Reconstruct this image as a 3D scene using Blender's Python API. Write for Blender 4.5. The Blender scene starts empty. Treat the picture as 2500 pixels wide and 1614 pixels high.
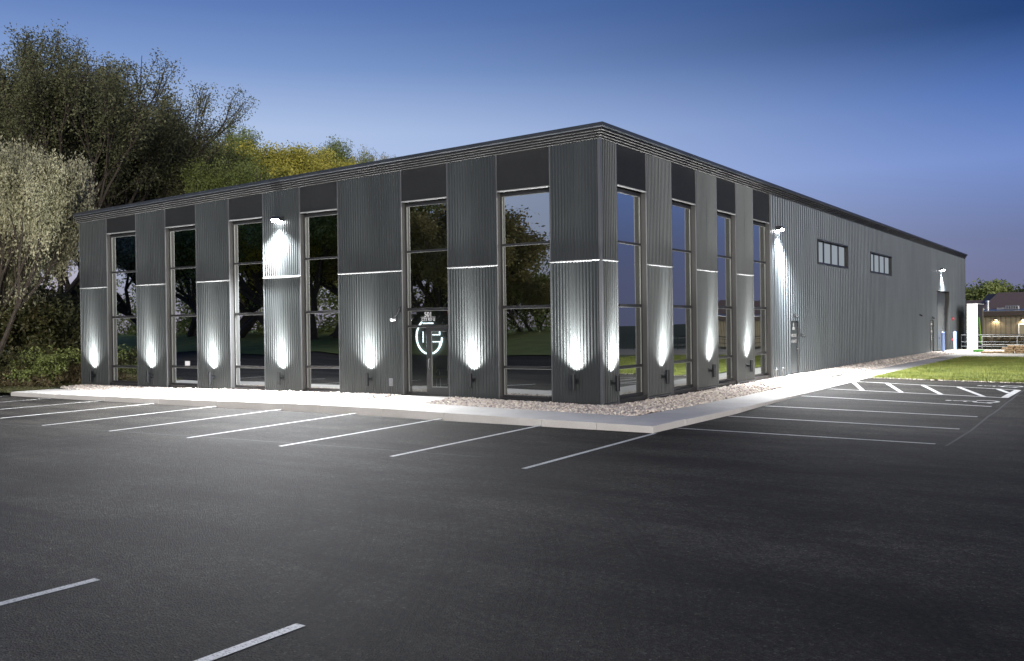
import bpy, bmesh, math, random
import numpy as np
from mathutils import Vector, Matrix

random.seed(7)
rng = np.random.default_rng(11)
R = math.radians
scene = bpy.context.scene
COL = scene.collection

# ------------------------------------------------------------------ camera
CAM = (11.8647, -22.1689, 2.1885)
YAW, PITCH, ROLL = 0.5869, -0.0067, -0.0133
f_ = Vector((-math.sin(YAW) * math.cos(PITCH), math.cos(YAW) * math.cos(PITCH), math.sin(PITCH)))
r_ = Vector((math.cos(YAW), math.sin(YAW), 0))
u_ = r_.cross(f_)
r2 = r_ * math.cos(ROLL) + u_ * math.sin(ROLL)
u2 = -r_ * math.sin(ROLL) + u_ * math.cos(ROLL)
cam = bpy.data.cameras.new('camera')
cam_o = bpy.data.objects.new('camera', cam)
COL.objects.link(cam_o)
M4 = Matrix((r2, u2, -f_)).transposed().to_4x4()
M4.translation = Vector(CAM)
cam_o.matrix_world = M4
cam.sensor_width = 36
cam.lens = 36 * 2291.4 / 2500
cam.clip_end = 3000
cam.clip_start = 0.1
scene.camera = cam_o

# ------------------------------------------------------------------ world: dusk sky
world = bpy.data.worlds.new('World')
scene.world = world
world.use_nodes = True
wn = world.node_tree
wn.nodes.clear()
def W(t, **k):
    n = wn.nodes.new(t)
    for a, b in k.items():
        setattr(n, a, b)
    return n
SUN_AZ = R(-62)          # the last light stands behind the trees on the left (seen from +y towards -x)
wout = W('ShaderNodeOutputWorld')
wbg = W('ShaderNodeBackground')
wbg.inputs['Strength'].default_value = 1.0
sky = W('ShaderNodeTexSky', sky_type='NISHITA', sun_disc=False)
sky.sun_elevation = R(-1.5)
sky.sun_rotation = SUN_AZ
sky.air_density = 1.0
sky.dust_density = 0.6
sky.ozone_density = 3.0
smul = W('ShaderNodeVectorMath', operation='SCALE')
smul.inputs['Scale'].default_value = 0.10
wn.links.new(sky.outputs[0], smul.inputs[0])
# twilight gradient by height, joined to the sky texture
tc = W('ShaderNodeTexCoord')
sep = W('ShaderNodeSeparateXYZ')
wn.links.new(tc.outputs['Generated'], sep.inputs[0])
def sky_ramp(stops):
    rm = W('ShaderNodeValToRGB'); els = rm.color_ramp.elements
    els[0].position = 0.0; els[0].color = (*stops[0][1], 1)
    els[1].position = 1.0; els[1].color = (*stops[-1][1], 1)
    for p_, c_ in stops[1:-1]:
        e_ = els.new(p_); e_.color = (*c_, 1)
    wn.links.new(sep.outputs['Z'], rm.inputs[0])
    return rm
ramp_w = sky_ramp([(0, (.32, .28, .36)), (.08, (.42, .47, .64)), (.15, (.46, .56, .80)), (.20, (.42, .53, .75)), (.26, (.20, .31, .58)), (.31, (.110, .195, .45)), (.36, (.058, .135, .37)), (.6, (.018, .07, .25)), (1, (.010, .05, .18))])
ramp_e = sky_ramp([(0, (.14, .155, .27)), (.08, (.13, .165, .34)), (.15, (.15, .24, .56)), (.21, (.060, .14, .42)), (.275, (.004, .034, .145)), (.6, (.004, .030, .13)), (1, (.006, .03, .12))])
# brighter towards the afterglow on the left, deeper blue to the right
dotn = W('ShaderNodeVectorMath', operation='DOT_PRODUCT')
dotn.inputs[1].default_value = (-0.99, -0.10, 0)
wn.links.new(tc.outputs['Generated'], dotn.inputs[0])
mr = W('ShaderNodeMapRange', interpolation_type='SMOOTHSTEP')
mr.inputs['From Min'].default_value = -0.15; mr.inputs['From Max'].default_value = 0.75
wn.links.new(dotn.outputs['Value'], mr.inputs['Value'])
gmul = W('ShaderNodeMix', data_type='RGBA')
wn.links.new(mr.outputs[0], gmul.inputs[0])
wn.links.new(ramp_e.outputs[0], gmul.inputs[6]); wn.links.new(ramp_w.outputs[0], gmul.inputs[7])
wadd = W('ShaderNodeVectorMath', operation='ADD')
wn.links.new(gmul.outputs[2], wadd.inputs[0])
wn.links.new(smul.outputs[0], wadd.inputs[1])
wn.links.new(wadd.outputs[0], wbg.inputs[0])
wn.links.new(wbg.outputs[0], wout.inputs[0])

# added soft fill from behind the camera, lifting facades and trees, the one sun lamp
sun = bpy.data.lights.new('sun', 'SUN'); sun.energy = 4.0; sun.angle = R(40); sun.color = (1.0, 0.93, 0.84)
fill_sun_o = bpy.data.objects.new('sun', sun); COL.objects.link(fill_sun_o)
fill_sun_o.rotation_euler = Vector((-math.cos(R(9.5)) * .62, math.cos(R(9.5)) * .78, -math.sin(R(9.5)))).to_track_quat('-Z', 'Y').to_euler()

scene.view_settings.view_transform = 'Standard'
scene.view_settings.look = 'None'
scene.view_settings.gamma = 1.0
scene.view_settings.exposure = 0.0
scene.view_settings.use_curve_mapping = False
scene.render.engine = 'CYCLES'
scene.cycles.use_denoising = True
scene.cycles.max_bounces = 6
scene.cycles.transparent_max_bounces = 16
scene.cycles.sample_clamp_indirect = 4.0

UPLIGHT_W = 1080.0
FLOOD_FRONT_W = 22000.0
FLOOD_SIDE_W = 17000.0
FLOOD_FAR_W = 14000.0

# ------------------------------------------------------------------ materials
def mat(name, color, rough=0.6, metal=0.0, spec=0.5):
    m = bpy.data.materials.new(name); m.use_nodes = True
    b = m.node_tree.nodes['Principled BSDF']
    b.inputs['Base Color'].default_value = (*color, 1)
    b.inputs['Roughness'].default_value = rough
    b.inputs['Metallic'].default_value = metal
    b.inputs['Specular IOR Level'].default_value = spec
    return m
def N(m, t, **k):
    n = m.node_tree.nodes.new(t)
    for a, b in k.items():
        setattr(n, a, b)
    return n
def L(m, a, b):
    m.node_tree.links.new(a, b)
def noise(m, scale, detail=4, rough=0.6, coord='Object', vec_scale=None):
    t = N(m, 'ShaderNodeTexCoord'); n = N(m, 'ShaderNodeTexNoise')
    n.inputs['Scale'].default_value = scale; n.inputs['Detail'].default_value = detail
    n.inputs['Roughness'].default_value = rough
    if vec_scale:
        mp = N(m, 'ShaderNodeMapping'); mp.inputs['Scale'].default_value = vec_scale
        L(m, t.outputs[coord], mp.inputs[0]); L(m, mp.outputs[0], n.inputs['Vector'])
    else:
        L(m, t.outputs[coord], n.inputs['Vector'])
    return n
def cramp(m, src, stops):
    r = N(m, 'ShaderNodeValToRGB')
    e = r.color_ramp.elements
    e[0].position = stops[0][0]; e[0].color = (*stops[0][1], 1)
    e[1].position = stops[-1][0]; e[1].color = (*stops[-1][1], 1)
    for p, c in stops[1:-1]:
        q = e.new(p); q.color = (*c, 1)
    L(m, src, r.inputs[0])
    return r
def mixc(m, a, b, fac, blend='MIX'):
    n = N(m, 'ShaderNodeMix', data_type='RGBA', blend_type=blend)
    if isinstance(fac, (int, float)): n.inputs[0].default_value = fac
    else: L(m, fac, n.inputs[0])
    for i, v in ((6, a), (7, b)):
        if isinstance(v, tuple): n.inputs[i].default_value = (*v, 1)
        else: L(m, v, n.inputs[i])
    return n.outputs[2]
def bsdf(m):
    return m.node_tree.nodes['Principled BSDF']
def bump(m, src, strength, dist):
    b = N(m, 'ShaderNodeBump'); b.inputs['Strength'].default_value = strength; b.inputs['Distance'].default_value = dist
    L(m, src, b.inputs['Height']); L(m, b.outputs[0], bsdf(m).inputs['Normal'])

def charcoal(name, c, rough, metal):
    m = mat(name, c, rough, metal)
    n1 = noise(m, 1.2, 5, 0.6, vec_scale=(1, 1, 0.25))
    oi = N(m, 'ShaderNodeObjectInfo')
    v = N(m, 'ShaderNodeMath', operation='MULTIPLY_ADD'); v.inputs[1].default_value = 0.18; v.inputs[2].default_value = 0.0
    L(m, oi.outputs['Random'], v.inputs[0])
    s = N(m, 'ShaderNodeMath', operation='ADD'); L(m, v.outputs[0], s.inputs[0]); L(m, n1.outputs[0], s.inputs[1])
    r = cramp(m, s.outputs[0], [(0.3, tuple(x * 0.80 for x in c)), (0.85, tuple(x * 1.2 for x in c))])
    L(m, r.outputs[0], bsdf(m).inputs['Base Color'])
    n2 = noise(m, 8, 4)
    rr = N(m, 'ShaderNodeMapRange'); rr.inputs['To Min'].default_value = rough - 0.07; rr.inputs['To Max'].default_value = rough + 0.09
    L(m, n2.outputs[0], rr.inputs[0]); L(m, rr.outputs[0], bsdf(m).inputs['Roughness'])
    return m
M_rib = charcoal('charcoal_rib_metal', (0.060, 0.067, 0.068), 0.42, 0.35)
M_rpan = charcoal('charcoal_wall_metal', (0.108, 0.125, 0.135), 0.34, 0.4)
M_flat = charcoal('charcoal_flat_panel', (0.014, 0.015, 0.015), 0.68, 0.0)
M_trim = charcoal('charcoal_trim', (0.12, 0.125, 0.13), 0.38, 0.3)
M_fascia = charcoal('fascia_metal', (0.034, 0.039, 0.048), 0.35, 0.3)
M_edge = mat('lit_edge_metal', (0.17, 0.17, 0.165), 0.55, 0.1)  # lighter than the trim: uplight on the ledge edge put into the colour
M_jamb = mat('jamb_metal', (0.04, 0.04, 0.04), 0.6, 0.1)
M_lip = mat('lit_lip_metal', (0.055, 0.055, 0.055), 0.6, 0.1)  # lighter than the eave strips, painting the uplit line along each lip
M_eave = mat('eave_strip_metal', (0.022, 0.023, 0.025), 0.6, 0.1)
M_frame = mat('dark_aluminium', (0.05, 0.05, 0.05), 0.4, 0.5)
M_gasket = mat('bright_gasket', (0.27, 0.28, 0.27), 0.5, 0.2)
M_core = mat('wall_core', (0.03, 0.03, 0.03), 0.8)
M_black = mat('black_metal', (0.015, 0.017, 0.02), 0.45, 0.2)
M_matt = mat('black_plastic', (0.012, 0.012, 0.013), 0.8, 0, .2)
M_steel = mat('galvanised_steel', (0.45, 0.46, 0.47), 0.35, 0.9)
M_white = mat('white_paint', (0.78, 0.78, 0.76), 0.6)
M_vinyl = mat('white_vinyl', (0.9, 0.9, 0.9), 0.5)
M_red = mat('red_paint', (0.45, 0.02, 0.03), 0.4)
M_redsign = mat('red_sign', (0.35, 0.02, 0.02), 0.5)
M_blue = mat('blue_plastic_sleeve', (0.20, 0.29, 0.55), 0.5)
M_green = mat('green_paint', (0.05, 0.26, 0.03), 0.5)
M_lime = mat('lime_paint', (0.40, 0.60, 0.05), 0.5)
M_rail = mat('dull_galvanised', (0.22, 0.22, 0.21), 0.6, 0.3)
M_dark = mat('dark_paint', (0.04, 0.04, 0.045), 0.6)
M_inwall = mat('interior_wall', (0.10, 0.105, 0.10), 0.8)
M_infloor = mat('interior_floor', (0.12, 0.115, 0.10), 0.3)

def emis(name, c, s):
    m = bpy.data.materials.new(name); m.use_nodes = True
    nt = m.node_tree; nt.nodes.clear()
    e = nt.nodes.new('ShaderNodeEmission'); e.inputs[0].default_value = (*c, 1); e.inputs[1].default_value = s
    o = nt.nodes.new('ShaderNodeOutputMaterial'); nt.links.new(e.outputs[0], o.inputs[0])
    return m
M_lens = emis('uplight_lens', (1, 0.98, 0.93), 12)
M_flens = emis('flood_lens', (1, 1, 1), 90)
M_neon = emis('halo_sign_light', (0.80, 0.92, 1), 5.0)
M_litpane = emis('lit_pane', (0.72, 0.82, 0.92), 0.40)
M_warm = emis('warm_bulb', (1.0, 0.72, 0.40), 14)

def glass(name, tint, base, roughness=0.0):
    m = bpy.data.materials.new(name); m.use_nodes = True
    nt = m.node_tree; nt.nodes.clear()
    o = nt.nodes.new('ShaderNodeOutputMaterial'); mx = nt.nodes.new('ShaderNodeMixShader')
    tr = nt.nodes.new('ShaderNodeBsdfTransparent'); tr.inputs[0].default_value = (*tint, 1)
    g = nt.nodes.new('ShaderNodeBsdfGlossy'); g.inputs['Roughness'].default_value = roughness; g.inputs[0].default_value = (0.9, 0.93, 0.92, 1)
    fr = nt.nodes.new('ShaderNodeFresnel'); fr.inputs[0].default_value = 1.5
    ma = nt.nodes.new('ShaderNodeMath'); ma.operation = 'ADD'; ma.use_clamp = True; ma.inputs[1].default_value = base
    tcx = nt.nodes.new('ShaderNodeTexCoord'); nz = nt.nodes.new('ShaderNodeTexNoise'); nz.inputs['Scale'].default_value = 0.5; nz.inputs['Detail'].default_value = 0
    bp = nt.nodes.new('ShaderNodeBump'); bp.inputs['Strength'].default_value = 0.14; bp.inputs['Distance'].default_value = 0.05
    nt.links.new(tcx.outputs['Object'], nz.inputs['Vector']); nt.links.new(nz.outputs[0], bp.inputs['Height']); nt.links.new(bp.outputs[0], g.inputs['Normal'])
    nt.links.new(fr.outputs[0], ma.inputs[0]); nt.links.new(ma.outputs[0], mx.inputs[0])
    nt.links.new(tr.outputs[0], mx.inputs[1]); nt.links.new(g.outputs[0], mx.inputs[2]); nt.links.new(mx.outputs[0], o.inputs[0])
    return m
M_glass = glass('tinted_glass', (0.30, 0.32, 0.31), 0.46)
M_doorglass = glass('door_glass', (0.62, 0.66, 0.64), 0.16)

def m_asphalt():
    m = mat('asphalt', (0.05, 0.05, 0.05), 0.85, 0, 0.18)
    b = bsdf(m)
    t = N(m, 'ShaderNodeTexCoord')
    big = noise(m, 0.22, 6, 0.6)
    streak = noise(m, 0.55, 6, 0.7, vec_scale=(0.3, 1.7, 1))
    c1 = cramp(m, big.outputs[0], [(0.34, (0.0165, 0.0150, 0.0128)), (0.5, (0.029, 0.0266, 0.0230)), (0.66, (0.046, 0.0423, 0.0367))])
    c2 = cramp(m, streak.outputs[0], [(0.36, (0.50, 0.50, 0.50)), (0.64, (1.5, 1.5, 1.5))])
    o = mixc(m, c1.outputs[0], c2.outputs[0], 0.85, 'MULTIPLY')
    # turning tyre marks: thin concentric arcs about a few centres, broken up by noise
    for (lx_, ly_, sc_, w_) in ((6.0, 22.0, 0.30, 2.2), (-2.0, 30.0, 0.22, 1.6), (-11.0, 14.0, 0.36, 1.2)):
        mp = N(m, 'ShaderNodeMapping'); mp.inputs['Location'].default_value = (lx_, ly_, 0)
        L(m, t.outputs['Object'], mp.inputs[0])
        arcs = N(m, 'ShaderNodeTexWave', wave_type='RINGS', rings_direction='Z')
        arcs.inputs['Scale'].default_value = sc_; arcs.inputs['Distortion'].default_value = w_; arcs.inputs['Detail'].default_value = 2; arcs.inputs['Detail Scale'].default_value = 0.25
        L(m, mp.outputs[0], arcs.inputs['Vector'])
        c3 = cramp(m, arcs.outputs[0], [(0.0, (1, 1, 1)), (0.70, (1, 1, 1)), (0.84, (0.50, 0.50, 0.50)), (0.90, (1.1, 1.1, 1.1)), (0.96, (0.50, 0.50, 0.50)), (1.0, (0.9, 0.9, 0.9))])
        br = noise(m, 0.18, 3, 0.5, vec_scale=(1, 1, 1))
        fac = cramp(m, br.outputs[0], [(0.40, (0, 0, 0)), (0.56, (.55, .55, .55))])
        o = mixc(m, o, c3.outputs[0], fac.outputs[0], 'MULTIPLY')
    gr = N(m, 'ShaderNodeTexVoronoi'); gr.inputs['Scale'].default_value = 62
    L(m, t.outputs['Object'], gr.inputs['Vector'])
    sepc = N(m, 'ShaderNodeSeparateColor'); L(m, gr.outputs['Color'], sepc.inputs[0])
    c4 = cramp(m, sepc.outputs[0], [(0.1, (0.45, 0.45, 0.45)), (0.5, (0.9, 0.9, 0.9)), (0.85, (1.4, 1.4, 1.4)), (0.985, (1.9, 1.9, 1.9)), (1.0, (4, 3.9, 3.8))])
    o = mixc(m, o, c4.outputs[0], 0.9, 'MULTIPLY')
    mid = noise(m, 11, 6, 0.8)
    c5 = cramp(m, mid.outputs[0], [(0.36, (0.55, 0.55, 0.55)), (0.64, (1.55, 1.55, 1.55))])
    o = mixc(m, o, c5.outputs[0], 0.85, 'MULTIPLY')
    sp = N(m, 'ShaderNodeTexVoronoi'); sp.inputs['Scale'].default_value = 1.1
    L(m, t.outputs['Object'], sp.inputs['Vector'])
    c6 = cramp(m, sp.outputs['Distance'], [(0.02, (0.25, 0.25, 0.25)), (0.04, (1, 1, 1))])
    o = mixc(m, o, c6.outputs[0], 0.9, 'MULTIPLY')
    L(m, o, b.inputs['Base Color'])
    ad = N(m, 'ShaderNodeMath', operation='MULTIPLY_ADD'); ad.inputs[1].default_value = 0.8
    L(m, gr.outputs['Distance'], ad.inputs[0]); L(m, mid.outputs[0], ad.inputs[2])
    bump(m, ad.outputs[0], 0.8, 0.02)
    return m
M_asph = m_asphalt()

def m_concrete(name, lo, hi, sc=1.0):
    m = mat(name, hi, 0.85)
    a = noise(m, 0.8 * sc, 6, 0.6); c = noise(m, 35 * sc, 4, 0.7)
    r = cramp(m, a.outputs[0], [(0.3, lo), (0.7, hi)])
    r2_ = cramp(m, c.outputs[0], [(0.3, (0.85, 0.85, 0.85)), (0.7, (1.1, 1.1, 1.1))])
    o = mixc(m, r.outputs[0], r2_.outputs[0], 0.8, 'MULTIPLY')
    L(m, o, bsdf(m).inputs['Base Color'])
    bump(m, c.outputs[0], 0.3, 0.004)
    return m
M_conc = m_concrete('concrete', (0.54, 0.52, 0.48), (0.68, 0.66, 0.62))
M_conc2 = m_concrete('worn_concrete', (0.24, 0.22, 0.17), (0.34, 0.31, 0.25), 0.5)
M_found = m_concrete('foundation_concrete', (0.22, 0.21, 0.20), (0.32, 0.31, 0.29))
M_joint = mat('concrete_joint', (0.10, 0.10, 0.095), 0.9)

def m_line():
    m = mat('marking_paint', (0.7, 0.7, 0.68), 0.7)
    n = noise(m, 45, 4, 0.8); k = noise(m, 3, 4, 0.6)
    r = cramp(m, n.outputs[0], [(0.38, (0.10, 0.10, 0.10)), (0.47, (0.62, 0.62, 0.60)), (0.8, (0.78, 0.78, 0.76))])
    r2_ = cramp(m, k.outputs[0], [(0.3, (0.75, 0.75, 0.75)), (0.6, (1, 1, 1))])
    L(m, mixc(m, r.outputs[0], r2_.outputs[0], 0.8, 'MULTIPLY'), bsdf(m).inputs['Base Color'])
    return m
M_line = m_line()
M_crack = mat('asphalt_joint_sealer', (0.018, 0.018, 0.018), 0.8)

def m_vary(name, stops, scale, rough=0.9, per_island=False, coord='Object'):
    m = mat(name, stops[0][1], rough)
    if per_island:
        g = N(m, 'ShaderNodeNewGeometry'); src = g.outputs['Random Per Island']
    else:
        src = noise(m, scale, 5, 0.65, coord).outputs[0]
    r = cramp(m, src, stops)
    L(m, r.outputs[0], bsdf(m).inputs['Base Color'])
    return m
M_stone = m_vary('river_stone', [(0.0, (0.26, 0.23, 0.22)), (0.25, (0.46, 0.41, 0.37)), (0.5, (0.64, 0.57, 0.50)), (0.75, (0.74, 0.69, 0.60)), (1.0, (0.52, 0.42, 0.37))], 1, 0.85, True)
M_stonebed = m_vary('stone_bed', [(0.3, (0.12, 0.10, 0.09)), (0.7, (0.30, 0.27, 0.24))], 30)
M_ground = m_vary('ground_grass', [(0.3, (0.030, 0.040, 0.012)), (0.7, (0.060, 0.075, 0.022))], 0.7)
M_lawn = m_vary('lawn_grass', [(0.35, (0.045, 0.065, 0.015)), (0.65, (0.120, 0.140, 0.035))], .6)
M_lawn_lit = m_vary('lawn_grass_lit', [(0.3, (0.12, 0.17, 0.03)), (0.7, (0.22, 0.27, 0.06))], .5)  # lighter copy of the lawn, light on the far lawn put into its colour
M_bark = m_vary('bark', [(0.3, (0.030, 0.024, 0.018)), (0.7, (0.075, 0.062, 0.048))], 6)
M_shingle = m_vary('brown_shingles', [(0.3, (0.12, 0.088, 0.080)), (0.7, (0.17, 0.125, 0.112))], 9)
M_wood = m_vary('pallet_wood', [(0.3, (0.30, 0.20, 0.11)), (0.7, (0.48, 0.36, 0.22))], 5)
M_tan = m_vary('tan_siding', [(0.3, (0.17, 0.15, 0.10)), (0.7, (0.23, 0.20, 0.14))], 2)
M_brown = mat('brown_fascia', (0.045, 0.032, 0.026), 0.7)

def m_leaf(name, stops, nscale=0.45, trans=0.3):
    m = bpy.data.materials.new(name); m.use_nodes = True
    b = bsdf(m); b.inputs['Roughness'].default_value = 0.6
    n = noise(m, nscale, 4, 0.6)
    g = N(m, 'ShaderNodeNewGeometry')
    a = N(m, 'ShaderNodeMath', operation='MULTIPLY_ADD'); a.inputs[1].default_value = 0.35; a.inputs[2].default_value = -0.17
    L(m, g.outputs['Random Per Island'], a.inputs[0])
    s = N(m, 'ShaderNodeMath', operation='ADD'); L(m, a.outputs[0], s.inputs[0]); L(m, n.outputs[0], s.inputs[1])
    r = cramp(m, s.outputs[0], stops)
    L(m, r.outputs[0], b.inputs['Base Color'])
    t = N(m, 'ShaderNodeBsdfTranslucent'); L(m, r.outputs[0], t.inputs[0])
    mx = N(m, 'ShaderNodeMixShader'); mx.inputs[0].default_value = trans
    out = m.node_tree.nodes['Material Output']
    L(m, b.outputs[0], mx.inputs[1]); L(m, t.outputs[0], mx.inputs[2]); L(m, mx.outputs[0], out.inputs[0])
    return m
M_leaf = {
    'dark': m_leaf('leaf_dark', [(0.2, (0.072, 0.082, 0.041)), (0.5, (0.132, 0.142, 0.067)), (0.8, (0.216, 0.216, 0.108))]),
    'olive': m_leaf('leaf_olive', [(0.2, (0.138, 0.121, 0.046)), (0.5, (0.241, 0.213, 0.075)), (0.8, (0.356, 0.31, 0.115))]),
    'yellow': m_leaf('leaf_yellow', [(0.2, (0.22, 0.22, 0.035)), (0.5, (0.46, 0.43, 0.075)), (0.8, (0.66, 0.60, 0.14))]),
    'green': m_leaf('leaf_green', [(0.2, (0.103, 0.138, 0.04)), (0.5, (0.196, 0.241, 0.063)), (0.8, (0.299, 0.345, 0.127))]),
    'sage_lit': m_leaf('leaf_sage_lit', [(0.2, (0.22, 0.22, 0.132)), (0.5, (0.418, 0.413, 0.264)), (0.8, (0.616, 0.594, 0.418))]),  # pale tone raised to stand in for floodlight on the willow
    'brush': m_leaf('leaf_brush', [(0.2, (0.035, 0.038, 0.014)), (0.5, (0.075, 0.080, 0.026)), (0.8, (0.140, 0.110, 0.050))]),
    'dry': m_leaf('leaf_dry', [(0.2, (0.080, 0.065, 0.030)), (0.5, (0.160, 0.130, 0.065)), (0.8, (0.240, 0.190, 0.110))]),
}
M_blade = m_leaf('grass_blade', [(0.25, (0.085, 0.115, 0.020)), (0.5, (0.190, 0.225, 0.045)), (0.75, (0.330, 0.340, 0.085))], .7, 0.25)

# ------------------------------------------------------------------ helpers
def link(o, parent=None):
    COL.objects.link(o)
    if parent is not None:
        o.parent = parent
    return o
def tag(o, label=None, cat=None, group=None, kind=None):
    if label: o['label'] = label
    if cat: o['category'] = cat
    if group: o['group'] = group
    if kind: o['kind'] = kind
    return o
def empty(name, loc=(0, 0, 0), label=None, cat=None, group=None):
    o = bpy.data.objects.new(name, None); o.empty_display_size = 0.2
    o.location = loc; COL.objects.link(o)
    return tag(o, label, cat, group)
class MB:
    def __init__(self): self.v = []; self.f = []
    def add(self, vs, fs):
        n = len(self.v); self.v += [tuple(map(float, p)) for p in vs]; self.f += [tuple(i + n for i in q) for q in fs]
        return self
    def box(self, a, b, T=None):
        x0, y0, z0 = a; x1, y1, z1 = b
        vs = [(x, y, z) for z in (z0, z1) for y in (y0, y1) for x in (x0, x1)]
        if T: vs = [T(*p) for p in vs]
        return self.add(vs, [(0, 2, 3, 1), (4, 5, 7, 6), (0, 1, 5, 4), (2, 6, 7, 3), (0, 4, 6, 2), (1, 3, 7, 5)])
    def tube(self, pts, rad, n=8, cap=True, T=None):
        pts = [Vector(p) for p in pts]
        if not isinstance(rad, (list, tuple)): rad = [rad] * len(pts)
        rings = []
        for i, p in enumerate(pts):
            d = (pts[min(i + 1, len(pts) - 1)] - pts[max(i - 1, 0)]).normalized()
            a = Vector((0, 0, 1)) if abs(d.z) < 0.9 else Vector((1, 0, 0))
            e1 = d.cross(a).normalized(); e2 = d.cross(e1)
            rings.append([p + (e1 * math.cos(2 * math.pi * k / n) + e2 * math.sin(2 * math.pi * k / n)) * rad[i] for k in range(n)])
        vs = [q for r in rings for q in r]
        if T: vs = [T(*q) for q in vs]
        fs = [(i * n + k, i * n + (k + 1) % n, (i + 1) * n + (k + 1) % n, (i + 1) * n + k) for i in range(len(pts) - 1) for k in range(n)]
        if cap: fs += [tuple(range(n - 1, -1, -1)), tuple((len(pts) - 1) * n + k for k in range(n))]
        return self.add(vs, fs)
    def build(self, name, m, parent=None, smooth=False, bevel=0, recalc=True, loc=None):
        me = bpy.data.meshes.new(name)
        vs = self.v
        if loc: vs = [(x - loc[0], y - loc[1], z - loc[2]) for x, y, z in vs]
        me.from_pydata(vs, [], self.f); me.update()
        if recalc or bevel:
            bm = bmesh.new(); bm.from_mesh(me)
            bmesh.ops.recalc_face_normals(bm, faces=bm.faces)
            if bevel:
                bmesh.ops.bevel(bm, geom=list(bm.edges), offset=bevel, segments=2, affect='EDGES', profile=0.6)
            bm.to_mesh(me); bm.free()
        if smooth: me.polygons.foreach_set('use_smooth', [True] * len(me.polygons))
        if m: me.materials.append(m)
        o = bpy.data.objects.new(name, me)
        if loc: o.location = loc
        return link(o, parent)
def np_mesh(name, verts, tris, m, k=3):
    me = bpy.data.meshes.new(name)
    nv, nf = len(verts), len(tris)
    me.vertices.add(nv); me.vertices.foreach_set('co', np.ascontiguousarray(verts, dtype=np.float32).ravel())
    me.loops.add(nf * k); me.loops.foreach_set('vertex_index', np.ascontiguousarray(tris, dtype=np.int32).ravel())
    me.polygons.add(nf); me.polygons.foreach_set('loop_start', np.arange(0, nf * k, k, dtype=np.int32))
    me.polygons.foreach_set('loop_total', np.full(nf, k, dtype=np.int32))
    me.update(); me.validate()
    me.materials.append(m)
    return me
def FR(s, d, z): return (-s, -d, z)        # along the front facade, d outwards
def SD(s, d, z): return (d, s, z)          # along the side facade, d outwards
def text_mesh(body, size, T, m, name, parent, depth=0.004, sx=1.0, align='CENTER', spacing=1.0, bold=0.0):
    c = bpy.data.curves.new('txt', 'FONT'); c.body = body; c.size = size; c.align_x = align; c.extrude = depth; c.space_character = spacing; c.offset = bold
    o = bpy.data.objects.new('txt', c); COL.objects.link(o)
    dg = bpy.context.evaluated_depsgraph_get()
    me = bpy.data.meshes.new_from_object(o.evaluated_get(dg))
    bpy.data.objects.remove(o); bpy.data.curves.remove(c)
    for v in me.vertices:
        v.co = Vector(T(v.co.x * sx, v.co.y, v.co.z))
    me.materials.clear(); me.materials.append(m); me.name = name
    return link(bpy.data.objects.new(name, me), parent)
def lerp(x, T):
    return float(np.interp(x, [t[0] for t in T], [t[1] for t in T]))
def lamp(name, kind, loc, aim, power, parent, size=0.1, angle=60, blend=0.5, color=(1, 1, 1)):
    l = bpy.data.lights.new(name, kind); l.energy = power; l.color = color
    if kind == 'SPOT': l.spot_size = R(angle); l.spot_blend = blend; l.shadow_soft_size = size
    if kind == 'POINT': l.shadow_soft_size = size
    o = bpy.data.objects.new(name, l); o.location = loc
    o.rotation_euler = Vector(aim).to_track_quat('-Z', 'Y').to_euler()
    return link(o, parent)
def copy_tree(o, loc=None, parent=None):
    c = o.copy(); COL.objects.link(c)
    c.parent = parent
    if loc is not None: c.location = loc
    for ch in o.children:
        copy_tree(ch, None, c)
    return c

# ------------------------------------------------------------------ levels
A_ = [(-60, -.23), (-23, -.21), (-19, -.2), (-12.7, -.17), (-7, -.13), (-5, -.13), (-1, -.16), (3.2, -.21)]
B_ = [(-3.6, -.21), (1.5, -.23), (3.2, -.2), (6.9, -.155), (11.7, -.115), (16, -.10), (60, -.2)]
def z_asph(x, y):
    if y > -3.6: return lerp(y, B_)
    t = min(1, max(0, (-y - 3.6) / 8))
    return lerp(x, A_) * (1 - t) - .21 * t
WF = [(-23, -.06), (-19.4, -.06), (-12.7, -.01), (-7.3, .035), (-5, .035), (-1, -.02), (3.2, -.06)]
WS = [(-3.6, -.06), (1.5, -.10), (7, -.115), (12, -.10), (30, -.13), (45, -.17), (60, -.2)]

# ================================================================== SETTING
# far ground
MB().add([(-700, -700, -.42), (700, -700, -.42), (700, 900, -.42), (-700, 900, -.42)], [(0, 1, 2, 3)]).build('ground', M_ground)
bpy.data.objects['ground']['kind'] = 'structure'
def sheet(name, xs, ys, zf, m, kind='structure'):
    vs = [(x, y, zf(x, y)) for y in ys for x in xs]; n = len(xs)
    fs = [(j * n + i, j * n + i + 1, (j + 1) * n + i + 1, (j + 1) * n + i) for j in range(len(ys) - 1) for i in range(n - 1)]
    o = MB().add(vs, fs).build(name, m, smooth=True, recalc=False); o['kind'] = kind
    return o
xs = sorted(set([-70, -60, -50, -40, -30] + [x / 2 for x in range(-50, 20)] + [10, 20, 40, 70]))
ys = [-38, -30, -25, -20, -16, -13, -11.6, -10, -8, -6, -5, -4, -3.55]
vs = [(x, y, z_asph(x, y)) for y in ys for x in xs]; n_ = len(xs)
mb = MB().add(vs, [(j * n_ + i, j * n_ + i + 1, (j + 1) * n_ + i + 1, (j + 1) * n_ + i) for j in range(len(ys) - 1) for i in range(n_ - 1)])
xs2 = [3.1, 5, 7, 9, 12, 20, 40, 70]; ys2 = [-3.55, -2, 0, 1.5, 3.2, 5, 6.9, 9, 11.7, 13.5]
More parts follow.
